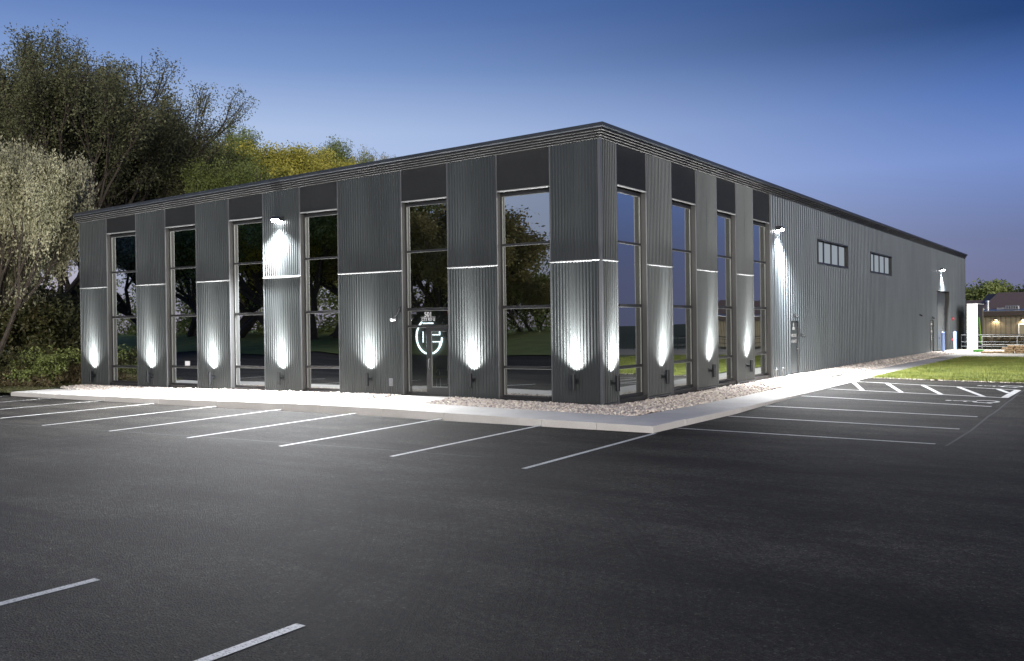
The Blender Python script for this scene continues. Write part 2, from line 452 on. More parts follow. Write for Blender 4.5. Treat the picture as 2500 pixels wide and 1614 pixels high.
for j in range(len(ys2) - 1):
    for i in range(len(xs2) - 1):
        q = [(xs2[i], ys2[j]), (xs2[i + 1], ys2[j]), (xs2[i + 1], ys2[j + 1]), (xs2[i], ys2[j + 1])]
        mb.add([(x, y, z_asph(x, y) if y > -3.5 else z_asph(x, -3.55)) for x, y in q], [(0, 1, 2, 3)])
LAWN_FRONT = [(3.1, 16.1), (3.5, 16.0), (5, 15.6), (9, 14.6), (14, 14.0), (70, 13.6)]
lf = lambda x: lerp(x, LAWN_FRONT)
xx = [3.1, 5, 7, 9, 11, 14, 20, 40, 70]
for i in range(len(xx) - 1):
    a, b = xx[i], xx[i + 1]
    mb.add([(a, 13.5, z_asph(a, 13.5)), (b, 13.5, z_asph(b, 13.5)), (b, lf(b) + .1, -.10), (a, lf(a) + .1, -.10)], [(0, 1, 2, 3)])
o = mb.build('parking_lot', M_asph, smooth=True, recalc=False); o['kind'] = 'structure'
o['label'] = 'dark asphalt car park with faint tyre marks'

# paving joints in the asphalt
def strip_mesh(mb, pts, w, zoff, zf=z_asph):
    for (a, b) in zip(pts[:-1], pts[1:]):
        a = Vector(a); b = Vector(b); d = (b - a); n = max(1, int(d.length / 1.0))
        d.normalize(); p = Vector((-d.y, d.x)) * w / 2
        for k in range(n):
            u = a + (b - a) * (k / n); v = a + (b - a) * ((k + 1) / n)
            q = [u - p, v - p, v + p, u + p]
            mb.add([(t.x, t.y, zf(t.x, t.y) + zoff) for t in q], [(0, 1, 2, 3)])
mb = MB()
jit = lambda pts: [(x + random.uniform(-.02, .02), y + random.uniform(-.02, .02)) for x, y in pts]
strip_mesh(mb, jit([(x, -9.35 + (x + 12) * .07) for x in range(-40, 4, 2)]), .05, .003)
strip_mesh(mb, jit([(8.88, y) for y in range(-3, 15, 1)]), .05, .003)
o = mb.build('asphalt_joint', M_crack, recalc=False); o['kind'] = 'structure'

# gravel bed, walk, grass
def bedz_f(x): return lerp(x, WF) - .045
mb = MB()
bx = [-25.0, -23, -19, -12.7, -7.3, -5, -1, 1.8]
for a, b in zip(bx[:-1], bx[1:]):
    mb.add([(a, -1.9, bedz_f(a)), (b, -1.9, bedz_f(b)), (b, .3, bedz_f(b)), (a, .3, bedz_f(a))], [(0, 1, 2, 3)])
by = [.3, 7, 12, 30, 45, 50]
for a, b in zip(by[:-1], by[1:]):
    mb.add([(-.3, a, lerp(a, WS) - .045), (1.8, a, lerp(a, WS) - .045), (1.8, b, lerp(b, WS) - .045), (-.3, b, lerp(b, WS) - .045)], [(0, 1, 2, 3)])
o = mb.build('gravel_bed', M_stonebed, recalc=False); o['kind'] = 'structure'

walk = empty('walkway'); walk['kind'] = 'structure'; walk['label'] = 'pale concrete walk with kerb edge round the building'
fx = [-22.75, -19.9, -16.9, -14.0, -11.15, -8.3, -6.95, -4.6, -2.6, .3, 1.75, 3.15]
for i, (a, b) in enumerate(zip(fx[:-1], fx[1:])):
    g = .006
    y1 = -1.87
    za, zb = lerp(a, WF), lerp(b, WF)
    MB().add([(a + g, -3.6, -.45), (b - g, -3.6, -.45), (b - g, y1, -.45), (a + g, y1, -.45), (a + g, -3.6, za), (b - g, -3.6, zb), (b - g, y1, zb), (a + g, y1, za)],
             [(0, 3, 2, 1), (4, 5, 6, 7), (0, 1, 5, 4), (1, 2, 6, 5), (2, 3, 7, 6), (3, 0, 4, 7)]).build('slab', M_conc, walk, bevel=.012)
sy = [-1.87, .0, 1.9, 3.8, 5.7, 7.6, 9.5, 11.4, 13.3, 15.2, 17.1, 19, 20.9, 23, 25, 27, 29, 31, 33, 35, 37]
for a, b in zip(sy[:-1], sy[1:]):
    g = .006; za, zb = lerp(a, WS), lerp(b, WS); x0, x1 = 1.76, 3.15 + (0 if a < 16 else .35 * min(1, (a - 14) / 20))
    MB().add([(x0, a + g, -.45), (x1, a + g, -.45), (x1, b - g, -.45), (x0, b - g, -.45), (x0, a + g, za), (x1, a + g, za), (x1, b - g, zb), (x0, b - g, zb)],
             [(0, 3, 2, 1), (4, 5, 6, 7), (0, 1, 5, 4), (1, 2, 6, 5), (2, 3, 7, 6), (3, 0, 4, 7)]).build('slab', M_conc, walk, bevel=.012)
# apron in front of the entrance
MB().add([(-6.95, -1.87, -.3), (-4.65, -1.87, -.3), (-4.95, .14, -.3), (-6.95, .14, -.3), (-6.95, -1.86, .035), (-4.65, -1.86, .03), (-4.95, .14, .045), (-6.95, .14, .045)],
         [(0, 3, 2, 1), (4, 5, 6, 7), (0, 1, 5, 4), (1, 2, 6, 5), (2, 3, 7, 6), (3, 0, 4, 7)]).build('slab', M_conc, walk, bevel=.01)
MB().box((1.02 - 1.0, 15.9, -.3), (1.76, 17.6, -.03)).build('slab', M_conc, walk, bevel=.01)
# yard concrete at the far end
vs = [(0.0, 46, -.135), (1.76, 44, -.155), (1.76, 37, -.14), (3.5, 37.0, -.15), (3.9, 39.5, -.155), (40, 37.0, -.16), (40, 58, -.215), (0.0, 58, -.215)]
o = MB().add(vs + [(x, y, -.42) for x, y, z in vs], [tuple(range(8))] + [(i, (i + 8), ((i + 1) % 8) + 8, (i + 1) % 8) for i in range(8)]).build('yard_slab', M_conc2); o['kind'] = 'structure'
# lawns
def lawn_z(x, y): return -.07 - .002 * (y - 15)
lx = [3.52, 5, 7, 9, 12, 16, 22, 40, 70]
mb = MB()
for i in range(len(lx) - 1):
    a, b = lx[i], lx[i + 1]
    for j in range(6):
        t0, t1 = j / 6, (j + 1) / 6
        far = lambda x: 39.0
        pa = lambda x, t: (x if x > 3.6 else 3.17 + .4 * t, lf(x) + (far(x) - lf(x)) * t)
        q = [pa(a, t0), pa(b, t0), pa(b, t1), pa(a, t1)]
        mb.add([(x, y, lawn_z(x, y)) for x, y in q], [(0, 1, 2, 3)])
o = mb.build('lawn', M_lawn, smooth=True, recalc=False); o['kind'] = 'structure'
o = sheet('lawn_beside_lot', [-130, -90, -60, -45, -35, -28, -24.9, -22.8], [-3.6, -1, 2, 6, 12, 25, 60], lambda x, y: -.09 + max(0, (-x - 30)) * .01, M_ground)
o = sheet('lawn_across_lot', [-160, -110, -70, -40, -10, 30, 80], [-160, -90, -60, -45, -38], lambda x, y: -.15 + min(1.6, max(0, (-38 - y) * .08)), M_lawn_lit)

# stones
def icosphere_np():
    t = (1 + 5 ** .5) / 2
    v = np.array([(-1, t, 0), (1, t, 0), (-1, -t, 0), (1, -t, 0), (0, -1, t), (0, 1, t), (0, -1, -t), (0, 1, -t), (t, 0, -1), (t, 0, 1), (-t, 0, -1), (-t, 0, 1)], float)
    v /= np.linalg.norm(v[0])
    f = np.array([(0, 11, 5), (0, 5, 1), (0, 1, 7), (0, 7, 10), (0, 10, 11), (1, 5, 9), (5, 11, 4), (11, 10, 2), (10, 7, 6), (7, 1, 8), (3, 9, 4), (3, 4, 2), (3, 2, 6), (3, 6, 8), (3, 8, 9), (4, 9, 5), (2, 4, 11), (6, 2, 10), (8, 6, 7), (9, 8, 1)])
    return v, f
def stones(name, P, size):
    v, f = icosphere_np(); n = len(P)
    sc = size[:, None] * rng.uniform(.7, 1.3, (n, 3)) * np.array([1.15, 1.0, .72])
    ang = rng.uniform(0, 2 * np.pi, n)
    tilt = rng.normal(0, .35, (n, 2))
    q = v[None] * sc[:, None] * rng.uniform(.86, 1.12, (n, 12, 1))
    q[..., 2] += q[..., 0] * tilt[:, :1] + q[..., 1] * tilt[:, 1:]
    c, s = np.cos(ang)[:, None], np.sin(ang)[:, None]
    x = q[..., 0] * c - q[..., 1] * s; y = q[..., 0] * s + q[..., 1] * c
    q = np.stack([x, y, q[..., 2]], -1) + P[:, None]
    tr = f[None] + (np.arange(n) * 12)[:, None, None]
    me = np_mesh(name, q.reshape(-1, 3), tr.reshape(-1, 3), M_stone)
    me.polygons.foreach_set('use_smooth', np.ones(len(me.polygons), bool))
    return link(bpy.data.objects.new(name, me))
def interp(xa, T): return np.interp(xa, [t[0] for t in T], [t[1] for t in T])
n = 19000
x = rng.uniform(-23.6, 1.72, n); y = rng.uniform(-1.84, .0, n)
keep = ~((x > -7.0) & (x < -4.62 - .15 * (y + 1.9))) & ~((x < -21.6) & (y < -1.2 - (x + 23.6) * .35))
x, y = x[keep], y[keep]
z = interp(x, WF) - .045 + rng.uniform(0, .05, len(x)) + .03 * np.exp(-((y + .5) / .5) ** 2)
P1 = np.stack([x, y, z], 1)
n = 13500
y = .0 + (20) * rng.uniform(0, 1, n); x = rng.uniform(.03, 1.72, n)
keep = ~((y > 15.85) & (y < 17.65))
x, y = x[keep], y[keep]
P2 = np.stack([x, y, interp(y, WS) - .045 + rng.uniform(0, .06, len(x)) + .05 * np.exp(-((x - .5) / .5) ** 2)], 1)
n = 12000
y = rng.uniform(20, 48, n); x = rng.uniform(.03, 1.72, n)
P3 = np.stack([x, y, interp(y, WS) - .045 + rng.uniform(0, .07, n) + .06 * np.exp(-((x - .5) / .5) ** 2)], 1)
n = 900
x = rng.uniform(3.3, 20, n); y = interp(x, LAWN_FRONT) + rng.normal(0, .07, n)
P4 = np.stack([x, y, np.full(n, -.085)], 1)
P = np.concatenate([P1, P2, P3, P4]); sz = np.concatenate([rng.uniform(.022, .052, len(P1) + len(P2)), rng.uniform(.03, .06, len(P3)), rng.uniform(.012, .03, len(P4))])
o = stones('gravel', P, sz); tag(o, 'pale pinkish river stones bedded along the foot of the walls', None, None, 'stuff')

# grass blades
def blades(name, X, Y, Z, h, m, wf=.012, lean=.4):
    n = len(X); a = rng.uniform(0, np.pi, n)
    w = wf * rng.uniform(.6, 1.3, n)
    dx, dy = np.cos(a) * w, np.sin(a) * w
    hh = h * rng.uniform(.5, 1.3, n)
    lx_, ly_ = rng.normal(0, lean, n) * hh, rng.normal(0, lean, n) * hh
    v = np.stack([np.stack([X - dx, Y - dy, Z], 1), np.stack([X + dx, Y + dy, Z], 1), np.stack([X + lx_, Y + ly_, Z + hh], 1)], 1)
    me = np_mesh(name, v.reshape(-1, 3), np.arange(3 * n).reshape(n, 3), m)
    return link(bpy.data.objects.new(name, me))
n = 170000
X = 3.3 + 13 * rng.uniform(0, 1, n); t = rng.uniform(0, 1, n) ** 1.25
Y = interp(X, LAWN_FRONT) + (39.2 - interp(X, LAWN_FRONT)) * t + rng.normal(0, .04, n)
o = blades('grass', X, Y, -.07 - .002 * (Y - 15), .085, M_blade, .014)
tag(o, 'bright mown grass on the lawn beyond the side bays', None, None, 'stuff')
n = 60000
X = rng.uniform(-34, -22.7, n); Y = rng.uniform(-3.65, 4, n); keep = (Y < -1.95) | (X < -24.6 + (Y + 2) * .3)
X, Y = X[keep], Y[keep]
o = blades('grass', X, Y, np.full(len(X), -.1), .12, M_leaf['brush'], .012)
tag(o, 'rough dark grass verge left of the walk', None, None, 'stuff')

# ------------------------------------------------------------------ bay markings
def marking(pts, w, label, group, name='bay_line', cat='road marking'):
    mb = MB(); strip_mesh(mb, pts, w, .005)
    o = mb.build(name, M_line, recalc=False)
    tag(o, label, cat, group)
    return o
xin = [-22.8, -19.95, -17.0, -14.1, -11.15, -8.33, -5.48, -2.6, .32, 3.2]
fl = ['first bay line at the far left end of the long walk', 'second bay line from the left end of the walk', 'third bay line from the left end of the walk', 'bay line in front of the left half, under the third window', 'bay line below the wall sconce beside the floodlight pier',
      'bay line below the window right of the floodlight', 'bay line running to the kerb left of the entrance door', 'bay line just right of the entrance door', 'bay line in front of the window nearest the corner', 'bay line meeting the rounded corner of the kerb']
for i, x_ in enumerate(xin):
    marking([(x_, -3.62), (x_ + .4 * (1 if i > 3 else .6) * .5 , -9.15)], .10, 'white ' + fl[i], 'bay lines before the front facade')
yin = [-2.45, .75, 3.6, 7.0, 10.0]
yout = [-2.75, .2, 2.95, 5.6, 8.45]
sl = ['nearest bay line on the side lot, closest to the corner', 'second bay line on the side lot', 'third bay line on the side lot', 'fourth bay line, beside the nearer wheelchair symbol', 'near edge line of the hatched aisle']
for i in range(5):
    marking([(3.2, yin[i] ), (8.65, yout[i])], .10, 'white ' + sl[i], 'bay lines on the side lot')
# yin at the far rows follow the walk as the lot rises
marking([(3.05, 13.9), (8.75, 11.5)], .10, 'white far edge line of the hatched aisle', 'bay lines on the side lot')
marking([(8.66, 8.45), (8.73, 11.45)], .2, 'thick white end line closing the hatched aisle', 'hatched aisle stripes')
for i, (a, b) in enumerate([((3.1, 13.75), (4.39, 9.75)), ((4.43, 13.2), (5.67, 9.35)), ((5.7, 12.7), (6.88, 9.0)), ((6.9, 12.2), (8.11, 8.6)), ((8.14, 11.7), (8.6, 10.2))]):
    marking([a, b], .14, 'white diagonal stripe in the hatched aisle, ' + ['nearest the walk', 'second from the walk', 'the middle one', 'fourth from the walk', 'the short one at the outer end'][i], 'hatched aisle stripes')
marking([(3.54, -16.9), (3.57, -22.4)], .11, 'worn white line end at the far left foreground', 'bay lines in the foreground')
marking([(6.25, -16.85), (6.25, -22.4)], .11, 'speckled white line end at the bottom of the picture', 'bay lines in the foreground')
def isa(cx, cy, label):
    # wheelchair user symbol, top of the symbol towards the building (-x)
    mb = MB(); T = lambda u, v: (cx + u, cy + v)      # u: towards +x (down), v: towards +y
    def seg(pts, w=.1): strip_mesh(mb, [T(*p) for p in pts], w, .005)
    seg([(-.55, -.02), (.08, .0)], .09)
    seg([(.0, .0), (.06, -.28), (.42, -.42)], .1)
    seg([(-.2, 0), (-.22, -.22)], .08)
    arc = [(.28 + .32 * math.cos(a), .02 + .32 * math.sin(a)) for a in np.linspace(R(140), R(-75), 14)]
    seg(arc, .1)
    seg([(.42, -.42), (.5, -.5)], .1)
    hd = [(-.66 + .09 * math.cos(a), .0 + .09 * math.sin(a)) for a in np.linspace(0, 2 * math.pi, 11)[:-1]]
    mb.add([(T(*p)[0], T(*p)[1], z_asph(*T(*p)) + .0055) for p in hd], [tuple(range(10))])
    o = mb.build('wheelchair_symbol', M_line, recalc=False)
    tag(o, label, 'road marking', 'wheelchair symbols')
isa(8.05, 7.0, 'white wheelchair symbol in the bay nearer than the hatched aisle')
isa(8.1, 13.1, 'white wheelchair symbol beyond the hatched aisle, against the lawn')

# ================================================================== BUILDING
L1, L2, H = 24.0, 63.9, 7.5
HL = 6.93
def top_f(s): return H + (HL - H) * s / L1
bld = empty('warehouse', (0, 0, 0), 'long charcoal metal clad commercial building with tall narrow windows at its corner', 'building')

def ribbed(T, s0, s1, z0, z1a, z1b, pitch=.098, top=.032, base=.052, h=.020, name='ribbed_panel', m=None, phase=None, d0=0.0, rects=None):
    """vertical ribs; rects lists (sa, sb, za, zb) when the panel is cut round openings"""
    mb = MB()
    ph = s0 if phase is None else phase
    sl_ = (pitch - top - base) / 2
    for (sa, sb, za, zb) in (rects or [(s0, s1, z0, None)]):
        bp = []
        k = math.floor((sa - ph) / pitch) - 1
        while ph + k * pitch < sb + pitch:
            o_ = ph + k * pitch
            bp += [(o_, 0), (o_ + base, 0), (o_ + base + sl_, h), (o_ + base + sl_ + top, h)]
            k += 1
        xs_ = [p[0] for p in bp]; hs = [p[1] for p in bp]
        pts = [(sa, float(np.interp(sa, xs_, hs)))] + [p for p in bp if sa + 1e-4 < p[0] < sb - 1e-4] + [(sb, float(np.interp(sb, xs_, hs)))]
        vs = []
        for s, d in pts:
            if zb is None: zt = z1a + (z1b - z1a) * (s - s0) / (s1 - s0)
            else: zt = zb
            vs += [T(s, d0 + d, za), T(s, d0 + d, zt)]
        mb.add(vs, [(2 * i, 2 * i + 2, 2 * i + 3, 2 * i + 1) for i in range(len(pts) - 1)])
    return mb.build(name, m or M_rib, bld, recalc=False)

def profile_strip(path, prof, name, m, closed_ends=True):
    """path: list of (x, y, z, ox, oy) with outward offset vector; prof: list of (d, dz) polygon"""
    mb = MB(); n = len(prof); vs = []
    for (x, y, z, ox, oy) in path:
        vs += [(x + ox * d, y + oy * d, z + dz) for d, dz in prof]
    fs = [(i * n + k, i * n + (k + 1) % n, (i + 1) * n + (k + 1) % n, (i + 1) * n + k) for i in range(len(path) - 1) for k in range(n)]
    fs += [tuple(range(n)), tuple((len(path) - 1) * n + k for k in range(n - 1, -1, -1))]
    mb.add(vs, fs)
    return mb.build(name, m, bld)

MID = 3.885
def ledge(T, s0, s1, z, d=.045, hh=.05, name='trim', m=None):
    mb = MB(); pr = [(-.0, -hh / 2 - .01), (d * .5, -hh / 2), (d, -hh / 2 + .022), (d, hh / 2 - .008), (d * .6, hh / 2), (0, hh / 2 + .008)]
    n = len(pr); vs = [T(s0, a, z + b) for a, b in pr] + [T(s1, a, z + b) for a, b in pr]
    mb.add(vs, [(k, (k + 1) % n, n + (k + 1) % n, n + k) for k in range(n)] + [tuple(range(n)), tuple(range(2 * n - 1, n - 1, -1))])
    mb.build(name, m or M_trim, bld)
    e = MB().box((s0, d - .004, z - hh / 2 + .020), (s1, d + .003, z - hh / 2 + .036), T)
    return e.build('lit_edge', M_edge, bld)  # thin lighter strip painting the uplit lower edge

piers_f = [(24.0, 22.13), (20.25, 18.43), (16.67, 14.84), (13.10, 11.29), (9.58, 6.89), (5.13, 3.33), (1.57, 0.0)]
piers_s = [(0.0, .93), (2.78, 4.58), (6.48, 8.31), (10.12, 11.94)]
wins_f = [(22.13, 20.25), (18.43, 16.67), (14.84, 13.10), (11.29, 9.58), (3.33, 1.57)]
wins_s = [(.93, 2.78), (4.58, 6.48), (8.31, 10.12), (11.94, 13.86)]
HEAD_F, HEAD = 5.97, 5.97

# the solid core behind the cladding
core = MB()
for a, b in piers_f:
    s0, s1 = min(a, b), max(a, b)
    core.box((s0, -.30, -.3), (s1 if s1 < 23.9 else 23.98, -.012, 6.85 if s1 > 12 else 7.1), FR)
for a, b in piers_s:
    core.box((max(a, .302), -.30, -.3), (b, -.012, 7.2), SD)
for a, b in wins_f + [(6.89, 5.13)]:
    s0, s1 = min(a, b), max(a, b)
    core.box((s0 + .001, -.30, HEAD + .03), (s1 - .001, -.020, 6.6 if s1 > 13 else 7.0), FR)
for a, b in wins_s:
    core.box((a + .001, -.30, HEAD + .03), (b - .001, -.020, 7.2), SD)
core.build('wall_core', M_core, bld)

def pier(T, s0, s1, zt0, zt1, npan, front):
    w = (s1 - s0) / npan
    for k in range(npan):
        a, b = s0 + k * w, s0 + (k + 1) * w
        za = zt0 + (zt1 - zt0) * (a - s0) / (s1 - s0); zb = zt0 + (zt1 - zt0) * (b - s0) / (s1 - s0)
        p = (b - a - .012) / round((b - a) / .1)
        ribbed(T, a + .006, b - .006, MID + .02, za, zb, pitch=p, base=p * .52, top=p * .32)
        ribbed(T, a + .006, b - .006, .03, MID - .02, MID - .02, pitch=p, base=p * .52, top=p * .32)
    ledge(T, s0 - .004, s1 + .004, MID)
    # corner trims at the pier edges, and the base drip
    for e, sg in ((s0, 1), (s1, -1)):
        mb = MB(); lo, hi = sorted((e - .003 * sg, e + .028 * sg))
        mb.box((lo, -.02, .012), (hi, .026, (zt0 if e == s0 else zt1)), T)
        mb.build('corner_trim', M_trim, bld)
    mb = MB(); mb.box((s0, -.02, -.03), (s1, .045, .012), T); mb.build('base_flashing', M_trim, bld)
for a, b in piers_f:
    s0, s1 = min(a, b), max(a, b)
    pier(FR, s0 + (.0 if s0 > 0 else .03), s1, top_f(s0) - .33, top_f(s1) - .33, 3 if s1 - s0 > 2.3 else 2, True)
for a, b in piers_s:
    pier(SD, a + (.03 if a == 0 else 0), b, H - .33, H - .33, 1 if b - a < 1.2 else 2, False)
MB().box((-.03, -.03, -.03), (.03, .03, H - .33), lambda x, y, z: (x, y, z)).build('corner_post', M_trim, bld)

def flat_above(T, s0, s1, zt0, zt1, head):
    mb = MB()
    g = .006
    vs = [T(s0 + g, -.018, head + .03), T(s1 - g, -.018, head + .03), T(s1 - g, -.018, zt1), T(s0 + g, -.018, zt0),
          T(s0 + g, .004, head + .03), T(s1 - g, .004, head + .03), T(s1 - g, .004, zt1), T(s0 + g, .004, zt0)]
    mb.add(vs, [(0, 3, 2, 1), (4, 5, 6, 7), (0, 1, 5, 4), (1, 2, 6, 5), (2, 3, 7, 6), (3, 0, 4, 7)])
    mb.build('flat_panel', M_flat, bld)
    ledge(T, s0 + .004, s1 - .004, head + .012, .03, .03)

def window(T, s0, s1, head, low, name='window'):
    """curtain wall strip: frame with mullions, four panes, thin bright gaskets"""
    fr = MB(); D0, D1 = -.215, -.15
    zb = .08
    ml = [(low, low + .08), (2.64, 2.72), (4.43, 4.49)]
    fr.box((s0 + .002, D0, zb), (s0 + .055, D1, head), T); fr.box((s1 - .055, D0, zb), (s1 - .002, D1, head), T)
    fr.box((s0 + .055, D0, head - .10), (s1 - .055, D1, head), T); fr.box((s0 + .055, D0, zb), (s1 - .055, D1, zb + .08), T)
    for a, b in ml:
        fr.box((s0 + .055, D0, a), (s1 - .055, D1, b), T)
    w = fr.build(name, M_frame, bld)
    zs = [zb + .08, ml[0][0], ml[0][1], ml[1][0], ml[1][1], ml[2][0], ml[2][1], head - .10]
    for k in range(4):
        a, b = zs[2 * k], zs[2 * k + 1]
        p = MB(); tl = random.uniform(-.0035, .0035); tv = random.uniform(-.003, .003)
        p.add([T(s0 + .05, -.178 + tl, a - .005), T(s1 - .05, -.178 - tl, a - .005), T(s1 - .05, -.178 - tl + tv, b + .005), T(s0 + .05, -.178 + tl + tv, b + .005)], [(0, 1, 2, 3)])
        p.build('pane', M_glass, w, recalc=False)
        g = MB()
        for (u0, v0, u1, v1) in ((s0 + .055, b - .014, s1 - .055, b), (s0 + .055, a, s0 + .067, b - .014), (s1 - .067, a, s1 - .055, b - .014)):
            g.box((u0, -.172, v0), (u1, -.160, v1), T)
        g.build('gasket', M_gasket, w)
    # jamb lining and sill
    j = MB(); j.box((s0 - .006, -.149, .03), (s0 + .006, -.002, head), T); j.box((s1 - .006, -.149, .03), (s1 + .006, -.002, head), T)
    j.build('jamb', M_jamb, w)
    sl2 = MB(); sl2.box((s0 + .006, -.25, -.05), (s1 - .006, -.03, .078), T); sl2.build('sill', M_frame, w)
    return w
for i, (a, b) in enumerate(wins_f):
    s0, s1 = min(a, b), max(a, b)
    low = 1.0 - .0125 * s0
    window(FR, s0, s1, HEAD - .02, low - .06)
    flat_above(FR, s0, s1, top_f(s0) - .33, top_f(s1) - .33, HEAD)
for a, b in wins_s:
    window(SD, a, b, HEAD - .02, .90)
    flat_above(SD, a, b, H - .33, H - .33, HEAD)

# entrance bay
s0, s1 = 5.13, 6.89
flat_above(FR, s0, s1, top_f(s0) - .33, top_f(s1) - .33, HEAD)
ent = MB(); D0, D1 = -.215, -.15
ent.box((s0 + .002, D0, .05), (s0 + .055, D1, HEAD - .02), FR); ent.box((s1 - .055, D0, .05), (s1 - .002, D1, HEAD - .02), FR)
for a, b in ((HEAD - .12, HEAD - .02), (4.43, 4.49), (2.64, 2.73), (2.13, 2.20)):
    ent.box((s0 + .055, D0, a), (s1 - .055, D1, b), FR)
ent.box((6.04, D0, .05), (6.11, D1, 2.13), FR)
ent.box((6.11, D0, .05), (s1 - .055, D1, .16), FR)
ef = ent.build('entrance_glazing', M_frame, bld)
for (u0, u1, v0, v1, mm) in ((s0 + .05, s1 - .05, 4.485, HEAD - .115, M_glass), (s0 + .05, s1 - .05, 2.725, 4.435, M_glass), (s0 + .05, s1 - .05, 2.195, 2.645, M_doorglass), (6.105, s1 - .05, .155, 2.135, M_doorglass)):
    MB().add([FR(u0, -.178, v0), FR(u1, -.178, v0), FR(u1, -.178, v1), FR(u0, -.178, v1)], [(0, 1, 2, 3)]).build('pane', mm, ef, recalc=False)
    g = MB(); g.box((u0 + .006, -.172, v1 - .018), (u1 - .006, -.160, v1 - .006), FR); g.box((u1 - .019, -.172, v0), (u1 - .007, -.160, v1 - .018), FR)
    g.build('gasket', M_gasket, ef)
MB().box((s0 - .006, -.149, .03), (s0 + .006, -.002, HEAD), FR).box((s1 - .006, -.149, .03), (s1 + .006, -.002, HEAD), FR).build('jamb', M_jamb, ef)
text_mesh('501', .205, lambda x, y, z: FR(6.045 - x, -.168 + z, 2.455 + y), M_vinyl, 'lettering', ef, .001, 1.0)
text_mesh('CTY RD U', .135, lambda x, y, z: FR(6.045 - x, -.168 + z, 2.325 + y), M_vinyl, 'lettering', ef, .001, .86)
MB().box((5.76, -.169, 2.435), (6.34, -.167, 2.443), FR).build('lettering', M_vinyl, ef)
dr = MB()   # door leaf frame
da, db = 5.19, 6.035
dr.box((da, -.20, .06), (da + .115, -.14, 2.125), FR).box((db - .115, -.20, .06), (db, -.14, 2.125), FR)
dr.box((da + .115, -.20, 2.01), (db - .115, -.14, 2.125), FR).box((da + .115, -.20, .06), (db - .115, -.14, .31), FR)
door = dr.build('door', M_frame, bld)
MB().add([FR(da + .11, -.172, .305), FR(db - .11, -.172, .305), FR(db - .11, -.172, 2.015), FR(da + .11, -.172, 2.015)], [(0, 1, 2, 3)]).build('pane', M_doorglass, door, recalc=False)
MB().box((da + .116, -.166, .311), (da + .126, -.155, 2.009), FR).box((db - .126, -.166, .311), (db - .116, -.155, 2.009), FR).box((da + .126, -.166, 1.999), (db - .126, -.155, 2.009), FR).box((da + .126, -.166, .311), (db - .126, -.155, .321), FR).build('gasket', M_gasket, door)
MB().tube([(5.98, -.138, 1.17), (5.98, -.09, 1.17), (5.98, -.075, 1.14), (5.98, -.075, .90), (5.98, -.09, .87), (5.98, -.138, .87)], .011, 8, T=FR).build('handle', M_steel, door, smooth=True)
for zz in (.35, 1.1, 1.9):
    MB().box((da - .012, -.139, zz - .06), (da + .012, -.128, zz + .06), FR).build('hinge', M_steel, door)
MB().box((da, -.30, -.0), (s1 - .0, -.06, .05), FR).build('threshold', M_found, bld)

# side wall in wide ribbed sheets, cut round its openings
OPEN = [(16.25, 17.37, -.5, 2.17), (20.45, 25.55, 4.77, 5.78), (30.4, 35.5, 4.77, 5.78), (47.8, 48.95, -.5, 2.10), (50.45, 55.65, -.5, 4.17)]
def cut(sa, sb, z0, z1):
    cuts = sorted({sa, sb} | {max(sa, min(sb, q)) for o_ in OPEN for q in o_[:2]})
    out = []
    for a, b in zip(cuts[:-1], cuts[1:]):
        if b - a < 1e-3: continue
        mid = (a + b) / 2; spans = [(z0, z1)]
        for oa, ob, p, q in OPEN:
            if oa < mid < ob:
                ns = []
                for (c, d) in spans:
                    if q <= c or p >= d: ns.append((c, d)); continue
                    if c < p: ns.append((c, p))
                    if q < d: ns.append((q, d))
                spans = ns
        out += [(a, b, c, d) for c, d in spans if d - c > .01]
    return out
def zbase(s): return -.10 if s < 20 else lerp(s, [(20, -.10), (45, -.17), (55, -.22), (64, -.26)])
s = 13.86; WPAN = .9144
while s < L2 - .01:
    e = min(L2, s + WPAN)
    ribbed(SD, s, e, 0, 0, 0, pitch=.3048, top=.045, base=.20, h=.036, name='wall_sheet', m=M_rpan, phase=13.86,
           rects=cut(s, e - .003, zbase(s), H - .33), d0=.002)
    s = e
core = MB()
for a, b, c, d in cut(13.88, L2 - .02, -.4, H - .35):
    core.box((a + .002, -.28, c), (b - .002, -.004, d), SD)
core.build('wall_core', M_core, bld)
MB().box((13.86, -.15, -.1), (13.90, .045, H - .33), SD).build('corner_trim', M_trim, bld)
MB().box((L2 - .05, -.1, -.3), (L2 + .01, .05, H - .33), SD).build('corner_trim', M_trim, bld)
# plain rear and left walls
MB().box((-L1, .31, -.4), (-L1 + .2, L2, 6.65)).build('rear_wall', M_rpan, bld)
MB().box((-L1 + .2, L2 - .2, -.4), (-.3, L2 - .01, 6.7)).build('rear_wall', M_rpan, bld)
# roof slab
rz = lambda x: H + (HL - H) * (-x) / L1
MB().add([(-L1 - .1, -.1, rz(-L1) - .06), (-.0, -.1, H - .06), (.0, L2 + .1, H - .06), (-L1 - .1, L2 + .1, rz(-L1) - .06),
          (-L1 - .1, -.1, rz(-L1) - .14), (-.0, -.1, H - .14), (.0, L2 + .1, H - .14), (-L1 - .1, L2 + .1, rz(-L1) - .14)],
         [(0, 1, 2, 3), (7, 6, 5, 4), (0, 4, 5, 1), (1, 5, 6, 2), (2, 6, 7, 3), (3, 7, 4, 0)]).build('roof', M_fascia, bld)
path = [(-L1 - .12, 0, top_f(L1), 0, -1), (0, 0, H, 1, -1), (0, L2 + .1, H, 1, 0)]
